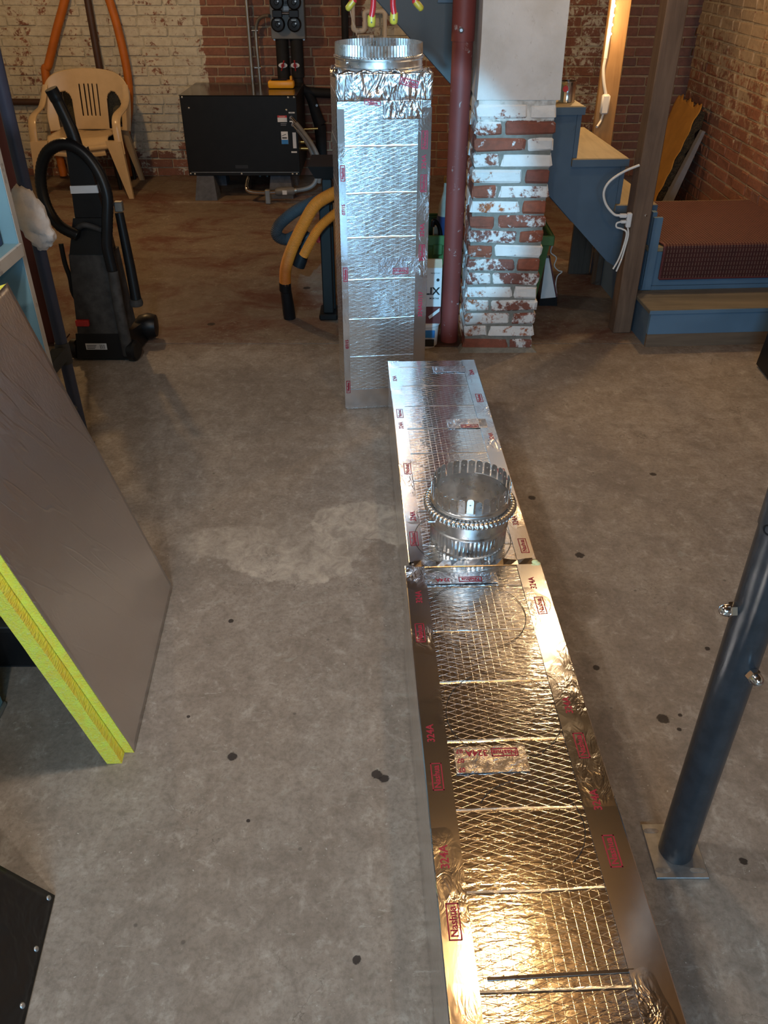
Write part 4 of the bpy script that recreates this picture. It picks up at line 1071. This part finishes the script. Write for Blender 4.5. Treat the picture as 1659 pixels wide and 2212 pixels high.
cs = thing('tool_case', 'low black tool case on the floor under the leaning board', 'case', (-1.0, 1.60, 0))
MB().box(-1.26, -.80, 1.545, 1.645, .006, .135, .008).build('shell', M_BLACK, cs)
MB().box(-1.24, -.82, 1.553, 1.637, .0, .005).build('feet', M_BLACKM, cs)
MB().box(-1.255, -.805, 1.548, 1.642, .1352, .141, .002).build('lid_lip', M_DUSTY, cs)
dr = thing('cordless_drill', 'yellow power tool lying on the low black case', 'tool', (-.935, 1.59, .1415))
MB().tube([(-1.06, 1.60, .170), (-.985, 1.595, .171), (-.915, 1.59, .170)], [.020, .027, .025], 12).build('motor_housing', M_YELLOWC, dr, 50)
MB().tube([(-.915, 1.59, .170), (-.890, 1.588, .170), (-.872, 1.586, .170)], [.018, .015, .009], 12).build('chuck', M_BLACK, dr, 50)
MB().box(-1.06, -1.02, 1.565, 1.64, .1418, .165, .004).build('grip', M_BLACK, dr)
cb2 = thing('crate', 'tall black crate behind the low tool case', 'crate', (-1.0, 1.85, 0))
MB().box(-1.28, -.86, 1.70, 2.08, .004, .46, .008).build('shell', M_BLACK, cb2)
MB().box(-1.27, -.87, 1.71, 2.07, 0, .0035).build('feet', M_BLACKM, cb2)
MB().box(-1.285, -.855, 1.695, 2.085, .461, .49, .008).build('lid', M_BLACK, cb2)

# ------------------------------------------------------------------ upright vacuum cleaner
vx, vy = -1.24, 3.55
vc_ = thing('upright_vacuum', 'dusty black upright vacuum cleaner with a looped hose', 'vacuum cleaner', (vx, vy, 0))
MB().hexa([(-1.372, 3.46, .012), (-1.125, 3.46, .012), (-1.10, 3.78, .012), (-1.40, 3.78, .012)], [(-1.362, 3.475, .125), (-1.135, 3.475, .125), (-1.11, 3.76, .085), (-1.39, 3.76, .085)]).build('nozzle_head', M_BLACK, vc_)
for (wx, wy, rr, ww) in ((-1.118, 3.475, .047, .020), (-1.385, 3.50, .044, .02)):
    MB().lathe([(rr*.8, -ww), (rr, -ww*.6), (rr, ww*.6), (rr*.8, ww)], (wx, wy, rr+.001), 24, toward((1, -.25, 0))).build('wheel', M_BLACK, vc_, 40)
MB().lathe([(.020, 0), (.050, .03), (.060, .07), (.050, .105), (.02, .11)], (-1.17, 3.70, .070), 22, toward((1, .05, 0))).build('motor_cap', M_BLACK, vc_, 60)
MB().hexa([(-1.352, 3.475, .125), (-1.138, 3.475, .125), (-1.138, 3.64, .125), (-1.352, 3.64, .125)], [(-1.335, 3.52, .46), (-1.150, 3.52, .46), (-1.155, 3.64, .46), (-1.335, 3.64, .46)]).build('lower_body', M_DUSTY, vc_)
MB().hexa([(-1.330, 3.515, .461), (-1.160, 3.515, .461), (-1.165, 3.63, .461), (-1.325, 3.63, .461)], [(-1.292, 3.54, .605), (-1.165, 3.54, .605), (-1.170, 3.62, .605), (-1.288, 3.62, .605)]).build('dust_cup', M_BLACK, vc_)
MB().tube(spline([(-1.29, 3.535, .555), (-1.24, 3.512, .585), (-1.18, 3.53, .560)], 8), .012, 8).build('cup_latch', M_DUSTY, vc_, 50)
MB().hexa([(-1.285, 3.545, .606), (-1.160, 3.545, .606), (-1.160, 3.62, .606), (-1.285, 3.62, .606)], [(-1.272, 3.565, .87), (-1.195, 3.565, .87), (-1.195, 3.61, .87), (-1.272, 3.61, .87)]).build('neck', M_BLACK, vc_)
MB().hexa([(-1.282, 3.546, .701), (-1.168, 3.546, .704), (-1.168, 3.556, .704), (-1.282, 3.556, .701)], [(-1.281, 3.548, .730), (-1.171, 3.548, .733), (-1.171, 3.560, .733), (-1.281, 3.560, .730)]).build('pale_band', M_LABEL, vc_)
MB().tube(spline([(-1.235, 3.59, .86), (-1.248, 3.60, .93), (-1.275, 3.61, 1.01), (-1.29, 3.61, 1.055), (-1.298, 3.605, 1.08)], 6), [.026]*8+[.024]*8+[.026]*9, 12, flat=(1, .8)).build('handle', M_BLACK, vc_, 50)
hl = spline([(-1.27, 3.50, .545), (-1.345, 3.51, .585), (-1.388, 3.53, .665), (-1.392, 3.55, .765), (-1.352, 3.56, .852), (-1.275, 3.555, .888), (-1.205, 3.55, .862), (-1.152, 3.54, .79), (-1.128, 3.525, .70), (-1.142, 3.51, .60), (-1.158, 3.50, .50), (-1.152, 3.492, .40)], 14)
MB().tube(hl, [.0238 if i % 2 else .0224 for i in range(len(hl))], 12).build('hose', M_BLACK, vc_, 50)
MB().tube([(-1.150, 3.488, .40), (-1.150, 3.478, .24), (-1.146, 3.470, .15), (-1.14, 3.466, .03)], [.022, .024, .024, .026], 12).build('suction_tube', M_DUSTY, vc_, 50)
MB().tube([(-1.105, 3.57, .62), (-1.092, 3.55, .40), (-1.085, 3.53, .26)], [.018, .021, .023], 12).build('wand', M_BLACK, vc_, 50)
MB().lathe([(.026, 0), (.030, .01), (.026, .03)], (-1.085, 3.525, .235), 14).build('wand_clip', M_DUSTY, vc_, 50)
MB().box(-1.118, -1.085, 3.555, 3.585, .625, .665, .003).build('grey_cap', M_GREYC, vc_)
MB().tube(spline([(-1.365, 3.54, .50), (-1.362, 3.53, .42), (-1.350, 3.52, .36), (-1.352, 3.52, .30), (-1.335, 3.51, .26)], 6), .010, 8).build('cord', M_BLACKM, vc_, 60)
MB().box(-1.350, -1.292, 3.466, 3.486, .160, .188, .003).build('red_pedal', M_LABRED, vc_)
MB().box(-1.325, -1.232, 3.4655, 3.4685, .050, .082).build('rating_label', M_LABEL, vc_)
for k in range(6): MB().box(-1.262+.004*k, -1.2605+.004*k, 3.4648, 3.4653, .056, .077).build('label_print', M_INK, vc_)
for k in range(3): MB().box(-1.320, -1.285+.004*k, 3.4648, 3.4653, .058+.007*k, .0605+.007*k).build('label_print', M_INK, vc_)

# ------------------------------------------------------------------ plastic chair and the mesh chair behind it
kx, ky = -2.185, 6.60
ch = thing('plastic_chair', 'beige moulded plastic garden chair against the whitewashed wall', 'chair', (kx, ky, 0))
def seatf(u, v):
    x = (u-.5)*(.43+.02*v); yy = 6.37+.42*v; dip = -.018*math.cos((u-.5)*PI)
    fr = -.060*max(0, 1-v*9)**1.5
    return (kx+x, yy, .408+dip+fr-.012*v)
MB().grid(24, 22, seatf, lambda u, v: (.80 < v < .90 and abs(((u-.5)*13+.5) % 1-.5) < .14 and abs(u-.5) < .24)).build('seat', M_BEIGE, ch, 50, solid=.010)
MB().tube([seatf(k/24, 0) for k in range(25)], .011, 8, flat=(1, 1.6)).build('seat_front_rail', M_BEIGE, ch, 60)
MB().tube([tuple(Vector(seatf(.06+.88*k/24, 0))+Vector((0, .01, -.038))) for k in range(25)], .012, 8, flat=(.6, 1.7)).build('apron', M_BEIGE, ch, 60)
def backf(u, v):
    a = (u-.5)*2
    topz = .79-.055*abs(a)**2.4-.085*abs(a)**9
    z = .388+(topz-.388)*v
    hw = .318-.02*(1-v)**2
    yy = 6.80+.07*v-.085*a*a
    return (kx+a*hw, yy, z)
def backhole(u, v):
    a = (u-.5)*2
    if .22 < v < .76:
        t = (a+.30*1.0)/.60
        for k in range(5):
            c_ = -.205+.1025*k
            if abs(a-c_) < .0155: return True
    for sgn in (-1, 1):
        c_ = sgn*(.60-.02*v); w_ = .185
        if abs(a-c_) < w_ and v > .015:
            tv = .44+.22*math.sqrt(max(0, 1-((a-c_)/w_)**2))
            if v < tv: return True
    return False
MB().grid(126, 44, backf, backhole).build('backrest', M_BEIGE, ch, 50, solid=.009)
for sg in (-1, 1):
    pth = spline([(kx+sg*.292, 6.775, .690), (kx+sg*.302, 6.72, .612), (kx+sg*.300, 6.64, .568), (kx+sg*.298, 6.56, .555), (kx+sg*.296, 6.45, .540), (kx+sg*.296, 6.395, .510), (kx+sg*.298, 6.37, .44), (kx+sg*.306, 6.355, .30)], 6)
    MB().tube(pth, [.018+.008*min(1, i/20) for i in range(len(pth))], 12, flat=(1.15, .48)).build('armrest', M_BEIGE, ch, 50)
    MB().hexa([(kx+sg*.318, 6.325, 0), (kx+sg*.352, 6.325, 0), (kx+sg*.352, 6.352, 0), (kx+sg*.318, 6.352, 0)][::sg], [(kx+sg*.205, 6.36, .385), (kx+sg*.322, 6.34, .385), (kx+sg*.320, 6.385, .385), (kx+sg*.205, 6.40, .385)][::sg]).build('leg', M_BEIGE, ch)
    MB().hexa([(kx+sg*.255, 6.905, 0), (kx+sg*.290, 6.905, 0), (kx+sg*.290, 6.935, 0), (kx+sg*.255, 6.935, 0)][::sg], [(kx+sg*.195, 6.77, .405), (kx+sg*.255, 6.75, .405), (kx+sg*.255, 6.80, .405), (kx+sg*.195, 6.81, .405)][::sg]).build('leg', M_BEIGE, ch)
oc = thing('mesh_chair', 'black mesh-backed chair pushed behind the beige plastic chair', 'chair', (kx+.02, 6.95, 0))
MB().grid(8, 8, lambda u, v: (kx-.235+.44*u, 6.955-.02*math.sin(u*PI), .40+.30*v)).build('mesh_back', M_MESH, oc, 60, solid=.004)
MB().tube(spline([(kx-.245, 6.955, .39), (kx-.25, 6.955, .65), (kx-.18, 6.95, .715), (kx+.16, 6.95, .715), (kx+.212, 6.955, .65), (kx+.210, 6.955, .39)], 6), .010, 8).build('back_frame', M_BLACK, oc, 60)
for dx in (-.2, .16, .21): MB().tube([(kx+dx, 6.93, 0), (kx+dx-.01, 6.95, .40)], .012, 8).build('leg', M_BLACK, oc, 60)
MB().tube(spline([(kx-.10, 6.62, .305), (kx+.04, 6.60, .285), (kx+.17, 6.62, .31)], 8), .017, 8).build('seat_front', M_BLACK, oc, 60)
MB().tube([(kx+.165, 6.63, .31), (kx+.185, 6.60, .0)], .013, 8).build('leg', M_BLACK, oc, 60)
MB().box(kx-.11, kx+.18, 6.64, 6.94, .30, .325, .006).build('seat', M_BLACK, oc)

# ------------------------------------------------------------------ heat pump and its plumbing
hp = thing('heat_pump', 'large black sheet metal heat pump box on grey blocks', 'heat pump', (-1.0, 6.6, 0))
X0, X1, Y0, Y1, Z0, Z1 = -1.398, -.600, 6.29, 6.91, .168, .690
MB().box(X0, X1, Y0, Y1, Z0, Z1-.004, .003).build('cabinet', M_BLACKP, hp)
M_TOP = plain('glossy_black_lid', (.035, .033, .030), .12, .3, .1)
MB().box(X0-.003, X1+.003, Y0-.003, Y1+.003, Z1-.0038, Z1, .001).build('lid', M_TOP, hp)
MB().box(X0+.02, X1-.01, Y0-.002, Y0-.0005, Z0+.022, Z0+.026).build('panel_seam', M_GREYC, hp)
MB().box(-1.06, -.97, Y0-.0015, Y0-.0003, Z0+.05, Z0+.072).build('hand_slot', M_INK, hp)
for (x, z) in ((-1.38, .677), (-1.342, .610), (-.655, .676), (-.615, .677), (-.672, .598), (-1.385, .182), (-1.355, .180), (-1.02, .181), (-.655, .180), (-.625, .180)):
    MB().lathe([(.0065, 0), (.0065, .002), (.003, .004)], (x, Y0, z), 10, toward((0, -1, 0))).build('screw', M_STEEL, hp)
def lab(x0, x1, z0, z1, m, nm='label', dy=.001): return MB().box(x0, x1, Y0-.0004-dy, Y0-.0002, z0, z1).build(nm, m, hp)
lab(-.737, -.672, .522, .562, M_LABEL); lab(-.737, -.672, .550, .563, M_LABRED, 'red_heading', .0016)
text('print_word', 'DANGER', .010, basis((-.7045, Y0-.0022, .5565), fx, fz), M_LABEL, hp, .0002)
lab(-.719, -.672, .380, .461, M_LABEL); lab(-.7185, -.6725, .380, .408, M_LABBLUE, 'blue_band', .0016)
MB().hexa([(-.715, Y0-.0030, .432), (-.685, Y0-.0030, .442), (-.685, Y0-.0022, .442), (-.715, Y0-.0022, .432)], [(-.715, Y0-.0030, .435), (-.685, Y0-.0030, .446), (-.685, Y0-.0022, .446), (-.715, Y0-.0022, .435)]).build('label_print', M_INK, hp)
lab(-.713, -.680, .416, .424, M_INK, 'label_print', .0016)
lab(-.640, -.616, .352, .455, M_LABEL); lab(-.658, -.616, .577, .585, M_LABEL); lab(-.655, -.622, .522, .530, M_LABEL); lab(-.655, -.615, .322, .332, M_LABEL)
text('print_word', 'SUPPLY', .006, basis((-.637, Y0-.0022, .581), fx, fz), M_INK, hp, .0002)
for zz in (.510, .500): MB().box(-.718, -.680+.004*(zz > .505), Y0-.0014, Y0-.0003, zz, zz+.004).build('faint_print', M_GREYB, hp)
for (x0, x1, y0_, y1_) in ((-1.345, -1.225, 6.25, 6.40), (-.82, -.68, 6.30, 6.44), (-1.345, -1.225, 6.70, 6.85), (-.82, -.68, 6.70, 6.85)):
    b = MB(); b.hexa([(x0-.02, y0_-.01, .009), (x1+.02, y0_-.01, .009), (x1+.02, y1_, .009), (x0-.02, y1_, .009)], [(x0, y0_+.045, Z0-.001), (x1, y0_+.045, Z0-.001), (x1, y1_, Z0-.001), (x0, y1_, Z0-.001)]); b.build('support_block', M_BLOCK, hp)
def fit(p0, p1, r, m, nm): MB().tube([p0, p1], r, 10).build(nm, m, hp, 50)
for (ax_, az) in ((-.640, .556), (-.630, .512)):
    fit((ax_, Y0-.001, az), (ax_, Y0-.035, az-.002), .012, M_CHROME, 'elbow'); fit((ax_, Y0-.03, az), (ax_+.035, Y0-.045, az-.035), .0095, M_CHROME, 'ferrule')
MB().tube(spline([(-.607, 6.245, .522), (-.56, 6.23, .47), (-.505, 6.21, .40), (-.465, 6.20, .32), (-.452, 6.20, .22), (-.462, 6.20, .14)], 8), .0155, 10).build('hose', M_GREYH, hp, 60)
MB().tube(spline([(-.597, 6.25, .480), (-.555, 6.24, .43), (-.515, 6.23, .36), (-.485, 6.22, .28), (-.470, 6.21, .20), (-.495, 6.20, .135), (-.545, 6.19, .105), (-.62, 6.185, .092)], 8), .0155, 10).build('hose', M_GREYH, hp, 60)
MB().tube([(-.62, 6.185, .092), (-.635, 6.185, .090)], .019, 10).build('coupling', M_GREYC, hp, 60)
MB().tube([(-.635, 6.185, .090), (-.65, 6.185, .088), (-.76, 6.185, .082), (-.775, 6.185, .081)], [.018, .028, .028, .018], 14).build('strainer', M_GREYH, hp, 40)
MB().box(-.722, -.690, 6.1555, 6.1575, .070, .098).build('strainer_label', M_LABEL, hp)
MB().tube(spline([(-.775, 6.185, .081), (-.86, 6.185, .078), (-.955, 6.19, .085), (-.98, 6.21, .11), (-.975, 6.30, .155)], 6), .016, 10).build('metal_tube', M_CHROME, hp, 60)
MB().box(-.85, -.81, 6.165, 6.205, .0, .10, .006).build('drain_valve', M_GREYC, hp)
for zz, xx in ((.37, -.575), (.415, -.56)): fit((X1, 6.45, zz-.05), (xx+.05, 6.45, zz-.05), .013, M_BRASS, 'brass_stub')
fit((-.596, 6.50, .44), (-.475, 6.50, .445), .009, M_BRASS, 'brass_pipe')

yt = thing('yellow_tool', 'yellow power tool body lying on the black heat pump', 'tool', (-.73, 6.62, Z1))
MB().box(-.825, -.640, 6.58, 6.66, Z1+.0005, Z1+.052, .014, seg=2).build('housing', M_YELLOW, yt, 40)
MB().box(-.800, -.690, 6.59, 6.65, Z1+.0522, Z1+.058, .002).build('grip_inlay', M_BLACK, yt)
MB().box(-.668, -.652, 6.60, 6.63, Z1+.050, Z1+.080, .005).build('switch', M_YELLOW, yt)

fc = thing('pump_panel', 'grey wall panel with four black circulation pumps above the heat pump', 'pump station', (-.69, 6.97, .97))
MB().box(-.815, -.570, 6.905, 7.018, .972, 1.50, .004).build('cabinet', M_GREYP, fc)
for (x, z, q) in ((-.757, 1.203, 0), (-.634, 1.203, 0), (-.757, 1.068, 1), (-.640, 1.068, 1)):
    MB().lathe([(.047, 0), (.049, .02), (.049, .05), (.043, .06), (.040, .055), (.018, .056), (.014, .062)], (x, 6.905, z), 24, toward((0, -1, 0))).build('pump', M_BLACK, fc, 40)
    MB().lathe([(.006, 0), (.006, .006)], (x+.012, 6.843, z+.006), 8, toward((0, -1, 0))).build('vent_screw', M_STEEL, fc)
    if q:
        MB().box(x-.034, x+.034, 6.845, 6.905, z+.042, z+.088, .004).build('terminal_box', M_BLACK, fc)
        MB().box(x-.018, x+.016, 6.843, 6.8445, z+.024, z+.030).build('name_plate', M_GREYC, fc)
MB().box(-.715, -.678, 6.9025, 6.9045, 1.150, 1.176).build('label', M_LABEL, fc)
MB().lathe([(.010, 0), (.010, .008)], (-.695, 6.905, 1.198), 12, toward((0, -1, 0))).build('gauge_port', M_BLACK, fc)
MB().tube([(-.723, 6.87, 1.135), (-.674, 6.87, 1.135)], .009, 10).build('cable_gland', M_CHROME, fc, 50)
for x in (-.80, -.585): MB().lathe([(.008, 0), (.008, .01)], (x, 6.97, .966), 8, toward((0, -1, 0))).build('lug', M_STEEL, fc)
pp = thing('insulated_pipes', 'pair of black insulated pipes with red valve handles under the pumps', 'pipe', (-.69, 6.965, .66))
for x in (-.748, -.640): MB().tube([(x, 6.965, .70 if x < -.7 else .72), (x, 6.965, .9715)], .046, 14).build('pipe', M_BLACKM, pp, 50)
for x, tl2 in ((-.745, .35), (-.655, -.08)):
    MB().lathe([(.022, 0), (.022, .004)], (x, 6.921, .802), 12, toward((0, -1, 0)) @ Matrix.Diagonal((1.5, .8, 1, 1))).build('valve_plate', M_LABEL, pp)
    MB().lathe([(.013, 0), (.013, .012)], (x, 6.917, .802), 14, toward((0, -1, 0))).build('valve_hub', M_RED, pp)
    dx, dz = math.sin(tl2)*.036, math.cos(tl2)*.036
    MB().tube([(x-dx, 6.905, .802-dz), (x+dx, 6.905, .802+dz)], [.004, .006], 8).build('valve_handle', M_RED, pp, 60)
MB().tube(spline([(-.640, 6.965, .72), (-.630, 6.960, .66), (-.59, 6.955, .628), (-.52, 6.955, .618), (-.40, 6.962, .612), (-.312, 6.97, .610)], 6), .034, 12).build('pipe_run', M_BLACKM, pp, 60)
MB().tube(spline([(-.580, 6.955, .625), (-.545, 6.94, .56), (-.515, 6.93, .47), (-.49, 6.93, .40)], 6), [.030+.001*i for i in range(19)], 12).build('branch', M_BLACKM, pp, 60)
MB().tube([(-.49, 6.93, .40), (-.485, 6.93, .20), (-.485, 6.93, .0)], [.046, .040, .040], 12).build('drop_pipe', M_BLACKM, pp, 60)
MB().lathe([(.009, 0), (.009, .01)], (-.505, 6.885, .54), 10, toward((0, -1, 0))).build('tap', M_STEEL, pp)

cd = MB(); cd.tube([(-.990, 7.00, .0), (-.988, 7.00, 1.5), (-.988, 7.00, ZC-.03)], .014, 10); tag(cd.build('conduit', M_GREYC, None, 60), 'straight grey conduit running up the red brick', 'conduit')
c2 = thing('conduit', 'bent grey conduit running from the pump panel down the wall', 'conduit', (-.93, 6.99, 0))
MB().tube(spline([(-.818, 6.89, 1.118), (-.855, 6.93, 1.115), (-.905, 6.97, 1.09), (-.932, 6.99, 1.03), (-.937, 6.99, .93), (-.933, 6.99, .70), (-.931, 6.99, .0)], 8), .0125, 10).build('tube', M_GREYC, c2, 60)
for zz in (.78, .63, 1.02): MB().tube([(-.965, 6.985, zz), (-.918, 6.985, zz)], .006, 6).build('strap', M_STEEL, c2, 60)

pv_ = thing('drain_pipe', 'cream plastic drain pipe with bends on the wall behind the crimped collar', 'pipe', (-.11, 7.0, .9))
MB().tube([(-.224, 6.995, ZC-.03), (-.223, 6.995, 1.05)], .015, 12).build('pipe', M_PVC, pv_, 50)
MB().tube(spline([(-.223, 6.995, 1.055), (-.220, 6.995, 1.028), (-.200, 6.995, 1.018), (-.175, 6.995, 1.018)], 5), .0185, 12).build('elbow', M_PVC, pv_, 50)
MB().tube(spline([(-.18, 6.995, 1.018), (-.150, 6.995, 1.022), (-.140, 6.995, 1.045), (-.140, 6.995, 1.075)], 5), .0185, 12).build('elbow', M_PVC, pv_, 50)
MB().tube([(-.140, 6.995, 1.07), (-.140, 6.995, 1.11)], .015, 12).build('pipe', M_PVC, pv_, 50)
MB().tube(spline([(-.140, 6.995, 1.10), (-.138, 6.995, 1.130), (-.115, 6.995, 1.140), (-.09, 6.995, 1.140)], 5), .0185, 12).build('elbow', M_PVC, pv_, 50)
MB().tube([(-.10, 6.995, 1.14), (-.02, 6.995, 1.14)], .015, 12).build('pipe', M_PVC, pv_, 50)
MB().tube(spline([(-.03, 6.995, 1.140), (-.004, 6.995, 1.138), (.008, 6.995, 1.120), (.008, 6.995, 1.09)], 5), .0185, 12).build('elbow', M_PVC, pv_, 50)
MB().tube([(.008, 6.995, 1.10), (.008, 6.995, .0)], .015, 12).build('pipe', M_PVC, pv_, 50)
cpx = thing('condensate_pump', 'cream slotted pump box under the drain pipe bends', 'pump', (-.14, 6.97, .86))
MB().box(-.195, -.075, 6.93, 7.018, .86, .998, .004).build('box', M_PVC, cpx)
for k in range(7): MB().box(-.178+.011*k, -.173+.011*k, 6.9285, 6.9298, .955, .994).build('slot', M_INK, cpx)
MB().tube(spline([(-.14, 7.006, .865), (-.145, 7.008, .60), (-.15, 7.008, .0)], 6), .012, 10).build('outlet', M_PVC, cpx, 60)
MB().tube(spline([(-.245, 6.94, 1.16), (-.225, 6.955, 1.08), (-.205, 6.955, 1.03), (-.20, 6.95, .99)], 6), .005, 6).build('cable', M_CORD, cpx, 60)
bl = MB(); bl.tube([(-.285, 6.985, 0), (-.283, 6.985, ZC-.03)], .026, 12); tag(bl.build('wall_pipe', M_BLACKM, None, 60), 'black vertical pipe on the wall left of the cream drain pipe', 'pipe')

# hanging orange hose, brown pipe and dark cross pipe on the whitewashed wall
oh = thing('hanging_hose', 'orange hose hung in a tall loop on the whitewashed wall', 'hose', (-2.2, 6.985, 0))
MB().tube(spline([(-2.545, 6.965, .02), (-2.550, 6.975, .35), (-2.530, 6.98, .74), (-2.495, 6.98, .80), (-2.385, 6.98, 1.02), (-2.275, 6.98, 1.23), (-2.19, 6.97, 1.45), (-2.11, 6.97, 1.53), (-2.03, 6.97, 1.45), (-1.968, 6.98, 1.22), (-1.932, 6.98, .99), (-1.918, 6.98, .72), (-1.948, 6.98, .50), (-2.010, 6.97, .26), (-2.02, 6.965, .02)], 8), .030, 12).build('tube', M_ORANGE, oh, 60)
MB().tube([(-2.11, 7.06, 1.495), (-2.11, 6.93, 1.495), (-2.11, 6.925, 1.53)], .008, 8).build('hook', M_STEEL, oh, 60)
br = MB(); br.tube([(-2.118, 6.992, 0), (-2.125, 6.992, 1.46)], .026, 12); tag(br.build('wall_pipe', M_BROWNP, None, 60), 'dark brown vertical pipe between the two sides of the orange hose', 'pipe')
hz = MB(); hz.tube([(-3.0, 7.00, .548), (-2.60, 7.00, .545)], .023, 12); tag(hz.build('wall_pipe', M_BROWNP, None, 60), 'dark horizontal pipe on the wall left of the beige chair', 'pipe')

# two pairs of pliers hanging from the ceiling above the upright duct
def pliers(cx, tips, label, nm):
    t = thing('pliers', label, 'pliers', (cx, 2.40, 1.38), group='hanging pliers')
    pz = 1.478
    for i, (tx, tz) in enumerate(tips):
        sg = -1 if i == 0 else 1
        dr_ = (Vector((tx, 0, tz))-Vector((cx+sg*.010, 0, pz-.02))).normalized()
        pts = spline([(cx+sg*.006, 2.40, pz), (cx+sg*.014, 2.40, pz-.018), ((cx+sg*.010+tx)/2+sg*.004, 2.40, (pz-.02+tz)/2+.004), (tx-dr_.x*.020, 2.40, tz-dr_.z*.020)], 8)
        MB().tube(pts, [.0075+.0025*i2/len(pts) for i2 in range(len(pts))], 10, flat=(1, .8)).build('handle', M_RED, t, 60)
        q0 = Vector(pts[-1]); q1 = Vector((tx, 2.40, tz)); 
        MB().tube([q0-(q1-q0)*.15, q0.lerp(q1, .5), q1, q1+(q1-q0)*.18], [.0098, .0105, .0095, .004], 10, flat=(1, .8)).build('grip_end', M_YTIP, t, 60)
        MB().lathe([(.0018, 0), (.0018, .0006)], q0.lerp(q1, .6)+Vector((0, -.0088, 0)), 8, toward((0, -1, 0))).build('hang_hole', M_INK, t)
    MB().lathe([(.016, -.006), (.016, .006)], (cx, 2.40, pz), 16, toward((0, -1, 0))).build('pivot', M_STEEL, t, 40)
    for sg in (-1, 1): MB().hexa([(cx+sg*.001, 2.394, pz+.008), (cx+sg*.015, 2.394, pz+.008), (cx+sg*.015, 2.406, pz+.008), (cx+sg*.001, 2.406, pz+.008)][::sg], [(cx+sg*.001, 2.396, pz+.062), (cx+sg*.006, 2.396, pz+.062), (cx+sg*.006, 2.404, pz+.062), (cx+sg*.001, 2.404, pz+.062)][::sg]).build('jaw', M_STEEL, t)
    MB().tube([(cx, 2.40, pz+.05), (cx, 2.40, ZC+.161)], .0015, 6).build('hanging_wire', M_STEEL, t)
pliers(-.040, [(-.090, 1.414), (-.031, 1.378)], 'red-handled pliers with yellow tips, hanging at the left over the collar', 0)
pliers(.038, [(.024, 1.384), (.093, 1.414)], 'red-handled pliers with yellow tips, hanging before the grey stringer', 1)

# dark crate at the right edge
rc = thing('equipment_crate', 'black crate at the right edge before the low step', 'crate', (1.85, 3.2, 0))
MB().hexa([(1.648, 3.41, .01), (1.632, 2.95, .01), (2.06, 2.95, .01), (2.06, 3.41, .01)], [(1.672, 3.41, .26), (1.660, 2.95, .26), (2.07, 2.95, .26), (2.07, 3.41, .26)]).build('shell', M_BLACK, rc)
MB().box(1.66, 2.05, 2.97, 3.39, 0, .0095).build('feet', M_BLACKM, rc)
MB().hexa([(1.6465, 3.22, .05), (1.642, 3.02, .05), (1.646, 3.02, .05), (1.650, 3.22, .05)], [(1.659, 3.22, .18), (1.655, 3.02, .18), (1.659, 3.02, .18), (1.663, 3.22, .18)]).build('teal_panel', M_TEAL, rc)
